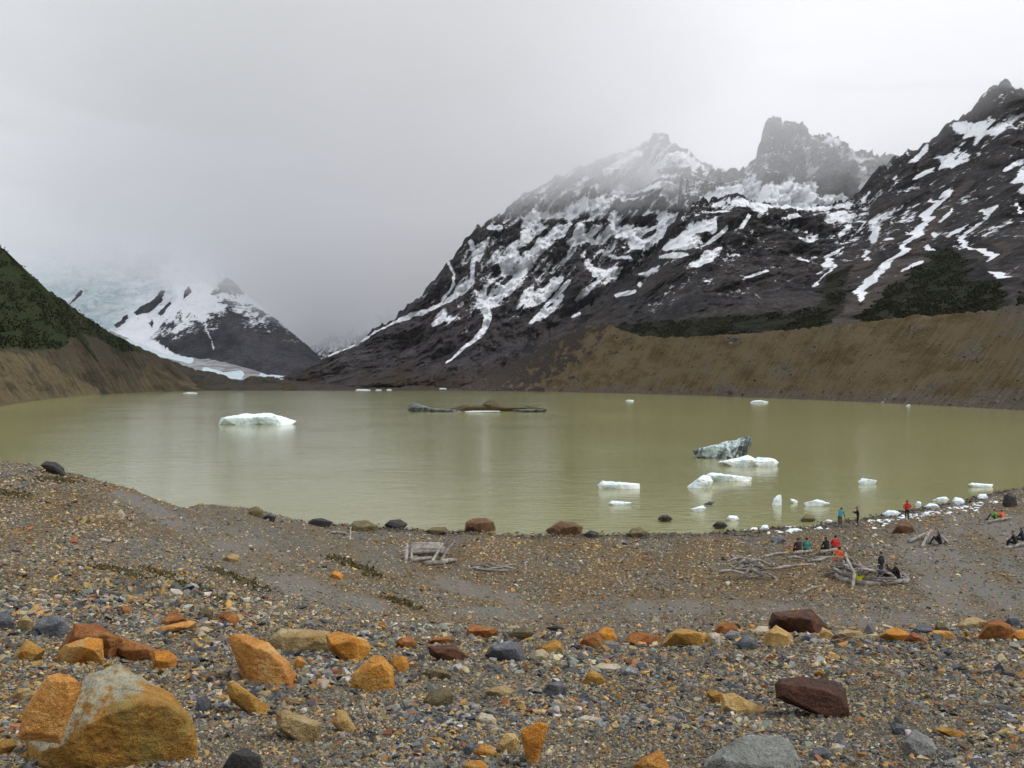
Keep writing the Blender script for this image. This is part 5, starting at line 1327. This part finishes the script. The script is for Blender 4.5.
IB([(748, 530), (752, 526), (757, 526), (758, 530), (752, 531)], 'small ice lump on the beach below the tooth shaped floe')
IB([(759, 529), (763, 523), (768, 523), (769, 529), (763, 530)], 'taller ice lump on the beach beside a smaller one')
IB([(784, 531), (790, 527), (798, 527), (803, 530), (796, 532)], 'flat white ice patch on the beach behind the seated pair')
IB([(816, 528), (820, 525), (823, 528), (820, 530)], 'bit of ice on the beach left of the teal jacketed person')
IB([(824, 521), (828, 518), (833, 520), (830, 523)], 'bit of ice in the shallows behind the teal jacketed person')
ib = random.Random(5)
src = None
for k in range(110):
    t = ib.random()
    px = 872 + 124 * t + ib.gauss(0, 3); py = 519 - 20 * t + abs(ib.gauss(0, 3.2)) + 2
    if k > 96: px = ib.uniform(742, 850); py = ib.uniform(527, 534)
    p = hit(px, py); w_ = ib.uniform(2.0, 7.5) / F * p[1]
    if src is None:
        src = mesh_np('ice_chunk', variants[3][0], variants[3][1], smooth=False)
        srcs = [src] + [mesh_np('ice_chunk', variants[j][0], variants[j][1], smooth=False) for j in (5, 8, 11)]
        for s_ in srcs: s_.materials.append(M['ice'])
    ob = bpy.data.objects.new('ice_chunk', srcs[k % 4]); COL.objects.link(ob)
    ob.location = (p[0], p[1], max(p[2], 0) + w_ * 0.12); ob.scale = (w_ * 1.2, w_, w_ * ib.uniform(0.5, 0.9)); ob.rotation_euler = (0, 0, ib.uniform(0, 6.28))
    ob['category'] = 'ice chunk'
    if k > 96:
        ob['label'] = 'small ice crumb scattered on the stones behind the seated people'; ob['group'] = 'ice crumbs behind the seated people'
    else:
        ob['label'] = 'small white ice chunk in the brash washed up around the red jacketed person'; ob['group'] = 'brash ice washed up on the right beach'

# ================================================================== DRIFTWOOD
mw, q, b = newmat('bleached driftwood')
co_ = q.node('ShaderNodeTexCoord').outputs['Object']; oi = q.node('ShaderNodeObjectInfo').outputs['Random']
n1 = q.noise(co_, 3.0, 5, 0.6); n2 = q.noise(co_, 22.0, 4, 0.65)
c = q.ramp(q.math('ADD', q.math('MULTIPLY', n1, 0.5), q.math('MULTIPLY', n2, 0.5)), [(0.35, (0.08, 0.07, 0.058)), (0.5, (0.24, 0.218, 0.19)), (0.65, (0.50, 0.47, 0.42))])
c = q.mix(q.math('MULTIPLY', q.rng(oi, 0.35, 1.0), 0.65), c, q.mix(0.5, (0.10, 0.085, 0.07), c, 'MULTIPLY'))
q.l.new(c, b.inputs['Base Color']); b.inputs['Roughness'].default_value = 0.85
q.l.new(q.bump(n2, 0.6, 0.02), b.inputs['Normal'])
M['wood'] = mw


def tube(bm, pts, radii, sides=8, seed=0):
    rnd = random.Random(seed)
    pts = [Vector(p) for p in pts]; rings = []
    for i, p in enumerate(pts):
        d = (pts[min(i + 1, len(pts) - 1)] - pts[max(i - 1, 0)]).normalized()
        a = d.orthogonal().normalized(); b_ = d.cross(a)
        ring = []
        for k in range(sides):
            an = 2 * math.pi * k / sides
            r = radii[i] * rnd.uniform(0.82, 1.18)
            ring.append(bm.verts.new(p + (a * math.cos(an) + b_ * math.sin(an)) * r))
        rings.append(ring)
    for r0, r1 in zip(rings, rings[1:]):
        # align rings
        best = min(range(sides), key=lambda s: sum((r0[k].co - r1[(k + s) % sides].co).length for k in range(sides)))
        for k in range(sides):
            bm.faces.new((r0[k], r0[(k + 1) % sides], r1[(k + 1 + best) % sides], r1[(k + best) % sides]))
    bm.faces.new(rings[0][::-1]); bm.faces.new(rings[-1])


def log(a, b_, r0, r1, label, group=None, bend=0.08,  seed=0, fork=False):
    """a bleached trunk or branch between two points; its bent line is broken at both ends"""
    rnd = random.Random(seed); bend *= 1.8
    a, b_ = Vector(a), Vector(b_); L_ = (b_ - a).length
    mid = (a + b_) / 2; n = 7; pts, rad = [], []
    s1, s2 = rnd.uniform(-1, 1) * bend * L_, rnd.uniform(-1, 1) * bend * L_
    for i in range(n):
        t = i / (n - 1)
        p = a.lerp(b_, t) - a
        p += Vector((rnd.uniform(-.2, .2) * s1, s1 * math.sin(math.pi * t) , abs(s2) * 0.7 * math.sin(math.pi * t * 0.9)))
        pts.append(p); rad.append((r0 + (r1 - r0) * t) * rnd.uniform(0.78, 1.22))
    bm = bmesh.new(); tube(bm, pts, rad, 8, seed)
    bmesh.ops.recalc_face_normals(bm, faces=bm.faces[:])
    me = bpy.data.meshes.new('driftwood_log'); bm.to_mesh(me); bm.free()
    me.polygons.foreach_set('use_smooth', np.full(len(me.polygons), True, bool))
    ob = put('driftwood_log', me, M['wood'], label=label, cat='driftwood', group=group, loc=a)
    if fork:
        k = n // 2; bm = bmesh.new(); d = (pts[k + 1] - pts[k]).normalized()
        side_ = Vector((rnd.uniform(-1, 1), rnd.uniform(-1, 1), 0.9)).normalized()
        e_ = pts[k] + (d * 0.5 + side_).normalized() * L_ * 0.35
        tube(bm, [pts[k], pts[k].lerp(e_, 0.5) + side_ * 0.03, e_], [rad[k] * 0.6, rad[k] * 0.45, rad[k] * 0.25], 6, seed + 1)
        bmesh.ops.recalc_face_normals(bm, faces=bm.faces[:])
        m2 = bpy.data.meshes.new('branch'); bm.to_mesh(m2); bm.free()
        put('branch', m2, M['wood'], parent=ob)
    return ob


def gp(px, py, up=0.0):
    p = hit(px, py); return (p[0], p[1], p[2] + up)


# windbreak ring of piled logs
rc = Vector(gp(871, 579)); wr = random.Random(42)
for k in range(40):
    a = wr.uniform(0.6 * math.pi, 1.5 * math.pi) if k < 29 else wr.uniform(-0.6 * math.pi, 0.5 * math.pi)
    heavy = k < 29
    R_ = wr.uniform(1.55, 2.1)
    cx_, cy_ = rc.x + R_ * math.cos(a) - 0.05, rc.y + R_ * 0.95 * math.sin(a)
    if heavy: cx_ = rc.x + (R_ * math.cos(a)) * 0.9 - 0.25
    tang = a + math.pi / 2 + wr.gauss(0, 0.55)
    L_ = wr.uniform(0.9, 2.1) if heavy else wr.uniform(1.0, 1.8)
    d = Vector((math.cos(tang), math.sin(tang), 0)) * L_ / 2
    layer = (k % 8) * 0.115 if heavy else (k % 2) * 0.12
    z0 = layer + 0.07; tilt = wr.gauss(0, 0.26) if heavy else 0
    ca = Vector((cx_, cy_, 0)) - d; cb_ = Vector((cx_, cy_, 0)) + d
    ca.z = gz(ca.x, ca.y) + max(0.04, z0 + tilt); cb_.z = gz(cb_.x, cb_.y) + max(0.04, z0 - tilt)
    r_ = wr.uniform(0.05, 0.13) if heavy else wr.uniform(0.05, 0.09)
    log(ca, cb_, r_, r_ * 0.6, 'bleached driftwood log in the piled ring shelter around the picnickers', 'logs of the round driftwood shelter', 0.10, 900 + k, fork=(k % 5 == 0))
def arc(a0, a1, rad_, z0, z1, r0, r1, label, seed, n=11):
    """a curved trunk following the rim of the shelter"""
    pts = []
    for i in range(n):
        t = i / (n - 1); a = math.radians(a0 + (a1 - a0) * t); R_ = rad_ * (1 + 0.05 * math.sin(5 * t + seed))
        x, y = rc.x + R_ * math.cos(a), rc.y + R_ * math.sin(a); pts.append(Vector((x, y, gz(x, y) + z0 + (z1 - z0) * t)))
    o_ = pts[0].copy(); bm = bmesh.new(); tube(bm, [p - o_ for p in pts], [(r0 + (r1 - r0) * i / (n - 1)) * wr.uniform(0.85, 1.15) for i in range(n)], 8, seed)
    bmesh.ops.recalc_face_normals(bm, faces=bm.faces[:]); me = bpy.data.meshes.new('driftwood_log'); bm.to_mesh(me); bm.free()
    me.polygons.foreach_set('use_smooth', np.full(len(me.polygons), True, bool))
    put('driftwood_log', me, M['wood'], label=label, cat='driftwood', loc=o_)


arc(215, 320, 2.05, 0.10, 0.14, 0.17, 0.12, 'thick curved trunk lying along the front rim of the round shelter', 1)
arc(300, 372, 2.0, 0.10, 0.22, 0.14, 0.10, 'curved pale log closing the right rim of the round shelter', 2)
arc(150, 228, 2.1, 0.16, 0.12, 0.16, 0.13, 'stout curved log along the left rim of the round shelter', 3)
arc(205, 285, 1.95, 0.36, 0.24, 0.10, 0.08, 'second curved log resting on the front rim of the round shelter', 4)
arc(120, 200, 2.0, 0.75, 0.5, 0.11, 0.07, 'topmost pale log of the pile at the left of the round shelter', 5)
log(gp(857, 589, 0.02), gp(851, 572, 0.35), 0.09, 0.06, 'curved pale branch leaning over the front rim of the round shelter', bend=0.14, seed=2)
# brushwood pile left of it
for k in range(17):
    px = wr.uniform(729, 772); py = wr.uniform(568, 581)
    L_ = wr.uniform(0.7, 1.9); an = wr.uniform(-1.0, 1.0) + (math.pi if wr.random() < .5 else 0)
    p = Vector(gp(px, py)); d = Vector((math.cos(an), math.sin(an) * 0.8, 0)) * L_ / 2
    up1, up2 = wr.uniform(0.04, 0.8), wr.uniform(0.04, 0.5)
    log((p.x - d.x, p.y - d.y, gz(p.x - d.x, p.y - d.y) + up1), (p.x + d.x, p.y + d.y, gz(p.x + d.x, p.y + d.y) + up2), wr.uniform(.06, .12), .045, 'pale branch in the tangled brushwood heap left of the round shelter', 'branches of the brushwood heap', 0.12, 700 + k, fork=(k % 4 == 0))
log(gp(772, 571, 0.1), gp(812, 568, 0.2), 0.10, 0.07, 'long straight pale log reaching right from the brushwood heap', bend=0.03, seed=4)
log(gp(800, 594, 0.04), gp(825, 588, 0.10), 0.075, 0.05, 'single pale branch lying alone in front of the round shelter', bend=0.05, seed=5)
log(gp(764, 558, 0.05), gp(788, 555, 0.08), 0.09, 0.06, 'dark thin log lying left of the seated foursome', bend=0.04, seed=6)
# seats and sticks of the foursome
log(gp(793, 558, 0.32), gp(812, 556, 0.32), 0.12, 0.11, 'log used as a seat by the dark and the teal clad pair', bend=0.02, seed=7)
log(gp(820, 557, 0.32), gp(842, 554, 0.32), 0.12, 0.12, 'pale log used as a seat by the red and the black clad pair', bend=0.02, seed=8)
for k in range(11):
    px = wr.uniform(790, 834); py = wr.uniform(556, 564) - (px - 812) * 0.14
    p = Vector(gp(px, py)); an = wr.uniform(-0.6, 0.9); L_ = wr.uniform(0.6, 1.6); d = Vector((math.cos(an), math.sin(an), 0)) * L_ / 2
    log((p.x - d.x, p.y - d.y, gz(p.x - d.x, p.y - d.y) + wr.uniform(.04, .3)), (p.x + d.x, p.y + d.y, gz(p.x + d.x, p.y + d.y) + wr.uniform(.04, .35)), wr.uniform(.06, .11), .045, 'bleached branch in the low heap behind the seated foursome', 'branches behind the seated foursome', 0.1, 600 + k)
# lean-to on the right
log(gp(909, 543, 0.1), gp(930, 537, 0.35), 0.14, 0.10, 'thick pale trunk of the small lean to, pointing left', bend=0.05, seed=9)
log(gp(922, 548, 0.03), gp(931, 538, 0.55), 0.11, 0.08, 'propped pole standing at the front of the small lean to', bend=0.06, seed=10)
log(gp(930, 546, 0.05), gp(957, 541, 0.10), 0.13, 0.09, 'grey log along the base of the small lean to', bend=0.05, seed=11)
log(gp(936, 540, 0.6), gp(950, 545, 0.05), 0.08, 0.06, 'slanting branch at the right of the small lean to', bend=0.05, seed=12)
log(gp(1004, 549, 0.05), gp(1030, 546, 0.2), 0.14, 0.12, 'pale log used as a seat at the right edge of the beach', bend=0.04, seed=13)
log(gp(985, 523, 0.05), gp(1012, 519, 0.12), 0.10, 0.08, 'driftwood log beside the person in green', bend=0.04, seed=14)
# driftwood frame near the left water edge
log(gp(405, 561, -0.05), gp(407, 558, 0.85), 0.12, 0.10, 'left upright post of the driftwood frame near the water', bend=0.05, seed=15)
log(gp(411, 561, -0.05), gp(412, 558, 0.7), 0.10, 0.08, 'shorter post next to the left post of the driftwood frame', bend=0.05, seed=16)
for k in range(5):
    log(gp(408 + k, 556.5 - k * 0.4, 0.20 + 0.13 * k), gp(448 - 2 * k, 556 - k * 0.4, 0.16 + 0.13 * k), 0.13, 0.11, 'dark old log stacked as the back wall of the driftwood frame', 'back wall logs of the driftwood frame', bend=0.03, seed=170 + k)
log(gp(431, 564, 0.0), gp(443, 557, 0.85), 0.10, 0.08, 'slanting pole at the right of the driftwood frame', bend=0.06, seed=18)
log(gp(440, 564, 0.0), gp(455, 557, 0.95), 0.11, 0.07, 'longest slanting pole, rightmost of the driftwood frame', bend=0.08, seed=19)
log(gp(424, 566, 0.10), gp(441, 565, 0.14), 0.16, 0.15, 'stout grey log lying along the foot of the driftwood frame', bend=0.05, seed=20)
log(gp(441, 565, 0.14), gp(456, 563, 0.16), 0.15, 0.11, 'shorter grey log right of the stout foot log of the driftwood frame', bend=0.05, seed=24)
log(gp(411, 562, 0.10), gp(432, 561, 0.2), 0.14, 0.12, 'grey log inside the driftwood frame', bend=0.05, seed=21)
log(gp(330, 534, 0.1), gp(346, 536, 0.15), 0.12, 0.09, 'short grey log at the waterline left of the driftwood frame', bend=0.04, seed=22)
log(gp(349, 541, 0.0), gp(351, 537, 0.6), 0.08, 0.05, 'small upright stick beside the short grey log', bend=0.08, seed=23)
for k in range(12):
    px = wr.uniform(464, 512); py = wr.uniform(566, 574); p = Vector(gp(px, py)); an = wr.uniform(-0.6, 0.6); L_ = wr.uniform(0.6, 1.5); d = Vector((math.cos(an), math.sin(an), 0)) * L_ / 2
    log((p.x - d.x, p.y - d.y, gz(p.x - d.x, p.y - d.y) + wr.uniform(.03, .25)), (p.x + d.x, p.y + d.y, gz(p.x + d.x, p.y + d.y) + wr.uniform(.03, .3)), wr.uniform(.05, .11), .04, 'dull branch in the flat scatter of wood right of the driftwood frame', 'scattered wood right of the driftwood frame', 0.1, 500 + k)

# ================================================================== PEOPLE
def flatmat(name, col, rough=0.8):
    m, q, b = newmat(name)
    n = q.noise(q.node('ShaderNodeTexCoord').outputs['Object'], 9.0, 4, 0.6)
    q.l.new(q.ramp(n, [(0.3, [x * 0.7 for x in col]), (0.7, [min(1, x * 1.2) for x in col])]), b.inputs['Base Color'])
    b.inputs['Roughness'].default_value = rough
    return m


CLOTH = {k: flatmat(k + ' cloth', v) for k, v in dict(teal=(0.05, 0.27, 0.30), black=(0.012, 0.012, 0.014), red=(0.50, 0.025, 0.02), orange=(0.75, 0.10, 0.015), brown=(0.13, 0.085, 0.045), jeans=(0.04, 0.075, 0.12), navy=(0.016, 0.018, 0.03),
                                                      plum=(0.035, 0.016, 0.022), green=(0.12, 0.32, 0.03), seagreen=(0.04, 0.20, 0.16), grey=(0.12, 0.12, 0.13), charcoal=(0.022, 0.022, 0.024)).items()}
SKIN = flatmat('skin', (0.50, 0.30, 0.21), 0.6); HAIRM = flatmat('dark hair', (0.018, 0.013, 0.010), 0.6); SHOE = flatmat('hiking boots', (0.04, 0.032, 0.026)); EYE = flatmat('eyes', (0.01, 0.01, 0.01), 0.3)
_bm = bmesh.new(); bmesh.ops.create_icosphere(_bm, subdivisions=2, radius=1.0); SPH = np.array([v.co[:] for v in _bm.verts]); _bm.free()

POSES = {
    'stand': dict(hip=(.095, 0, .92), knee=(.11, .03, .50), ank=(.12, -.01, .09), pel=(0, 0, .98), chest=(0, .01, 1.27), neck=(0, .01, 1.46), head=(0, .03, 1.62), sho=(.185, 0, 1.40), elb=(.25, -.05, 1.13), wri=(.25, .08, .92)),
    'hips': dict(hip=(.095, 0, .92), knee=(.12, .02, .50), ank=(.14, -.02, .09), pel=(0, 0, .98), chest=(0, .01, 1.27), neck=(0, .01, 1.46), head=(0, .04, 1.62), sho=(.19, 0, 1.41), elb=(.36, -.06, 1.20), wri=(.21, .10, 1.04)),
    'hold': dict(hip=(.095, 0, .92), knee=(.13, .05, .50), ank=(.17, -.03, .09), pel=(0, 0, .98), chest=(0, .03, 1.27), neck=(0, .05, 1.45), head=(0, .10, 1.60), sho=(.185, .03, 1.39), elb=(.24, .20, 1.18), wri=(.10, .40, 1.28)),
    'bend': dict(hip=(.095, -.04, .90), knee=(.11, .06, .50), ank=(.13, 0, .09), pel=(0, -.03, .96), chest=(0, .12, 1.22), neck=(0, .22, 1.38), head=(0, .29, 1.53), sho=(.185, .18, 1.34), elb=(.24, .28, 1.08), wri=(.18, .42, .93)),
    'sit': dict(hip=(.10, 0, .50), knee=(.14, .43, .52), ank=(.14, .46, .09), pel=(0, -.02, .54), chest=(0, .05, .83), neck=(0, .11, 1.02), head=(0, .17, 1.18), sho=(.185, .09, .97), elb=(.25, .22, .72), wri=(.10, .42, .64)),
    'floor': dict(hip=(.10, 0, .14), knee=(.15, .40, .50), ank=(.13, .62, .09), pel=(0, -.03, .18), chest=(0, .04, .47), neck=(0, .11, .66), head=(0, .17, .82), sho=(.185, .09, .61), elb=(.26, .24, .42), wri=(.14, .44, .46)),
    'kneel': dict(hip=(.10, 0, .50), knee=(.13, .12, .09), ank=(.12, -.32, .08), pel=(0, -.01, .55), chest=(0, .08, .84), neck=(0, .15, 1.02), head=(0, .22, 1.18), sho=(.185, .13, .97), elb=(.25, .26, .74), wri=(.16, .44, .66)),
}


def person(px, py, pose, yaw, jacket, trousers, label, scale=1.0, up=0.0, group=None, hood=False, pack=None):
    J = POSES[pose]
    V3 = lambda n, s=1: np.array(J[n], float) * np.array([s, 1, 1])
    segs = []   # (a, b, ra, rb, tag)
    S = lambda a, b_, ra, rb, tag: segs.append((np.array(a, float), np.array(b_, float), ra, rb, tag))
    pel, chest, neck, head = V3('pel'), V3('chest'), V3('neck'), V3('head')
    for s in (-1, 1):
        hip, knee, ank, sho, elb, wri = (V3(n, s) for n in ('hip', 'knee', 'ank', 'sho', 'elb', 'wri'))
        S(hip, knee, .092, .064, 't'); S(knee, ank, .062, .046, 't')
        fwd = np.array([0.02 * s, 1, -0.25]) if pose != 'kneel' else np.array([0, -1, 0.0])
        S(ank + (0, -.03, -.03), ank + fwd / np.linalg.norm(fwd) * .16 + (0, 0, -.02), .042, .036, 'f')
        S(sho, elb, .062, .052, 'j'); S(elb, wri, .05, .038, 'j')
        S(pel + (s * .07, 0, 0), chest + (s * .085, 0, 0), .112, .118, 'j'); S(chest + (s * .08, 0, 0), sho * .8 + neck * .2, .11, .068, 'j')
        S(pel + (s * .05, 0, -.03), hip, .11, .095, 't')
        d = wri - elb; d /= np.linalg.norm(d); palm = wri + d * .07
        S(wri, palm, .03, .036, 's')
        sd_ = np.cross(d, (0, 0, 1.0)); sd_ /= np.linalg.norm(sd_) + 1e-6; nr = np.cross(d, sd_)
        for i, ln in enumerate((.055, .066, .062, .046)):
            o = palm + sd_ * (i - 1.5) * .021 + d * .015
            k = o + d * ln * .6 + nr * .01 * s; S(o, k, .0115, .0105, 's'); S(k, k + (d * .6 + nr * .8) * ln * .55, .0105, .0095, 's')
        S(wri + d * .02 + sd_ * .02, wri + d * .055 + sd_ * .052, .014, .011, 's')
    S(pel, chest, .12, .125, 'j'); S(chest, neck, .115, .07, 'j'); S(neck, head, .054, .052, 's')
    S(head + (0, -.012, .02), head + (0, .012, -.01), .098, .088, 's'); S(head + (0, .03, -.06), head + (0, .06, -.085), .055, .036, 's')
    S(head + (0, .09, 0), head + (0, .112, -.025), .014, .018, 's')
    for s in (-1, 1): S(head + (s * .093, -.01, .01), head + (s * .096, -.02, -.03), .016, .012, 's')
    if hood: S(neck + (0, -.07, .0), neck + (0, -.06, .07), .075, .06, 'j')
    bm = bmesh.new()
    for a, b_, ra, rb, tag in segs:
        hull_into(bm, np.concatenate([SPH * ra + a, SPH * rb + b_]))
    me = bpy.data.meshes.new('person'); bm.to_mesh(me); bm.free()
    me = remesh(me, 0.012, 1); me.name = 'person'
    n = len(me.polygons); c = np.empty(n * 3, np.float32); me.polygons.foreach_get('center', c); c = c.reshape(-1, 3)
    best = np.full(n, 1e9); ti = np.zeros(n, np.int32); TI = {'j': 0, 't': 1, 's': 2, 'f': 3}
    for a, b_, ra, rb, tag in segs:
        ab = b_ - a; t = np.clip(((c - a) @ ab) / (ab @ ab + 1e-9), 0, 1)
        d = np.linalg.norm(c - a - t[:, None] * ab, axis=1) - (ra + (rb - ra) * t)
        m_ = d < best; best[m_] = d[m_]; ti[m_] = TI[tag]
    for s in (-1, 1):
        ti[np.linalg.norm(c - (head + (s * .036, .088, .005)), axis=1) < .017] = 4
    me.polygons.foreach_set('material_index', ti)
    me.polygons.foreach_set('use_smooth', np.full(n, True, bool))
    p0 = hit(px, py)
    ob = put('person', me, [CLOTH[jacket], CLOTH[trousers], SKIN, SHOE, EYE], label=label, cat='person', group=group, loc=(p0[0], p0[1], p0[2] + up - 0.02))
    ob.rotation_euler = (0, 0, yaw); ob.scale = (scale,) * 3
    bm = bmesh.new(); hv = SPH * 0.108 + head + (0, -.018, .03)
    hv = hv[(hv[:, 1] < head[1] + .055 - (hv[:, 2] - head[2] < .04) * .075)]
    hull_into(bm, hv); hm_2 = bpy.data.meshes.new('hair'); bm.to_mesh(hm_2); bm.free()
    hm_2.polygons.foreach_set('use_smooth', np.full(len(hm_2.polygons), True, bool))
    put('hair', hm_2, HAIRM, parent=ob)
    if pack:
        bm = bmesh.new(); bmesh.ops.create_cube(bm, size=1.0)
        for v in bm.verts: v.co = Vector((v.co.x * .28, v.co.y * .17, v.co.z * .44)) * (0.85 if v.co.z > 0 else 1)
        bmesh.ops.bevel(bm, geom=bm.edges[:], offset=.05, segments=3, affect='EDGES')
        for v in bm.verts: v.co += Vector(chest) + Vector((0, -.2, 0))
        pm = bpy.data.meshes.new('backpack'); bm.to_mesh(pm); bm.free()
        put('backpack', pm, CLOTH[pack], parent=ob)
    return ob


rad = math.radians
person(840, 527, 'bend', rad(-50), 'teal', 'brown', 'person in a teal jacket and brown trousers standing by the water', 1.0, hood=True)
person(858, 527, 'hold', rad(70), 'black', 'black', 'person all in black standing at the water with arms raised in front')
person(907, 520, 'hips', rad(8), 'red', 'charcoal', 'person in a red jacket standing alone amid the washed up ice', 1.0, hood=True)
person(799, 557, 'sit', rad(10), 'plum', 'black', 'person in dark clothes seated at the left end of the foursome', 0.98)
person(807, 556, 'sit', rad(-12), 'seagreen', 'charcoal', 'person in a green blue top seated beside the dark clad one', 0.95)
person(827, 556, 'sit', rad(18), 'black', 'black', 'person in black with a hood seated next to the one in red', 0.98, hood=True)
person(836, 555, 'sit', rad(-8), 'red', 'charcoal', 'person in a red jacket seated on a log at the right of the foursome', 1.03)
person(838, 571, 'sit', rad(-60), 'orange', 'charcoal', 'person in a bright orange jacket sitting at the left back of the log ring', 1.05, up=0.12, hood=True)
person(881, 581, 'stand', rad(40), 'black', 'jeans', 'person in a black jacket and blue jeans standing inside the log ring', 0.98)
person(889, 583, 'floor', rad(55), 'charcoal', 'black', 'person in dark clothes sitting low in the ring beside the standing one', 1.0, up=0.15, hood=True)
person(898, 582, 'floor', rad(75), 'black', 'navy', 'person in black sitting at the right rim of the log ring', 1.0, up=0.2)
person(940, 546, 'floor', rad(60), 'black', 'charcoal', 'person in black sitting against the small driftwood lean to', 1.0, up=0.12, hood=True)
person(996, 521, 'floor', rad(60), 'green', 'charcoal', 'person in a bright green top sitting near the big blackish boulder', 1.05, up=0.05)
person(1003, 521, 'floor', rad(30), 'orange', 'grey', 'person in an orange top sitting beside the one in green', 0.95, up=0.05)
person(1015, 548, 'sit', rad(50), 'black', 'black', 'person in dark clothes seated on a log at the right frame edge', 1.0, up=-0.12)
person(1023, 545, 'sit', rad(40), 'navy', 'black', 'person half cut off by the right frame edge, dark clothes', 1.0, up=-0.1, hood=True)

# bright bag and white sheet in the ring
M['bag'] = flatmat('yellow rain cover', (0.70, 0.72, 0.02), 0.5); M['white'] = flatmat('white cloth', (0.75, 0.75, 0.74))
lump('bag', 'bag', 'bag', [(853, 577), (857, 573), (864, 575), (866, 578), (858, 580)], 'bright yellow bag cover lying on the logs inside the ring', None, Y=rc.y - 1.5, res=24, amp=0.03, sink=0.1)
lump('bag', 'bag', 'white', [(882, 577), (886, 575.5), (889, 577), (888, 579), (883, 579)], 'white bag beside the people sitting in the ring', None, Y=rc.y - 0.9, res=24, amp=0.03, sink=0.1)

# ================================================================== LOW PLANTS ON THE SLOPE
mgc, q, b = newmat('dark moss and low plants')
q.l.new(q.attr('col', 'Color'), b.inputs['Base Color']); b.inputs['Roughness'].default_value = 0.9
gv, gf_, gc = [], [], []
for line, n in (([(98, 566), (118, 571), (136, 577)], 420), ([(150, 570), (160, 573), (168, 577)], 220), ([(176, 582), (200, 590), (226, 602)], 620), ([(210, 569), (236, 578), (266, 592)], 620), ([(330, 557), (348, 563), (366, 570), (374, 577)], 420), ([(386, 598), (404, 603), (424, 610)], 300), ([(0, 492), (22, 497)], 200), ([(40, 478), (60, 482), (70, 480)], 160), ([(60, 590), (80, 596)], 160)):
    for k in range(n):
        t = rng.uniform(0, 1) * (len(line) - 1); i = min(int(t), len(line) - 2); f_ = t - i
        px = line[i][0] + (line[i + 1][0] - line[i][0]) * f_ + rng.normal(0, 1.5); py = line[i][1] + (line[i + 1][1] - line[i][1]) * f_ + rng.normal(0, 0.8)
        gv.append((px, py, k))
gv = np.array(gv); pts = np.array([hit(a, b_) for a, b_ in gv[::7, :2]])
V_, F_, C_ = [], [], []
for p in pts:
    for j in range(9):
        sz = 0.0028 * p[1] * rng.uniform(0.5, 1.2) + 0.01
        o = p + np.array([rng.normal(0, .006 * p[1]), rng.normal(0, .012 * p[1]), 0]); o[2] = gz(o[0], o[1]) - 0.01
        a = rng.uniform(0, 6.28); d = np.array([math.cos(a), math.sin(a), 0]) * sz
        tip = o + d * rng.uniform(-1, 1) + np.array([rng.normal(0, .4) * sz, rng.normal(0, .4) * sz, sz * rng.uniform(.6, 1.3)])
        k = len(V_); V_ += [o - d, o + d, tip]; F_.append((k, k + 1, k + 2)); cc = np.array([0.095, 0.078, 0.032]) * rng.uniform(.5, 1.5); C_ += [cc] * 3
put('ground_cover', mesh_np('ground_cover', np.array(V_), np.array(F_), {'col': np.array(C_)}, smooth=False), mgc, label='dark olive moss and low plants in streaks on the left slope', cat='ground cover', kind='stuff')
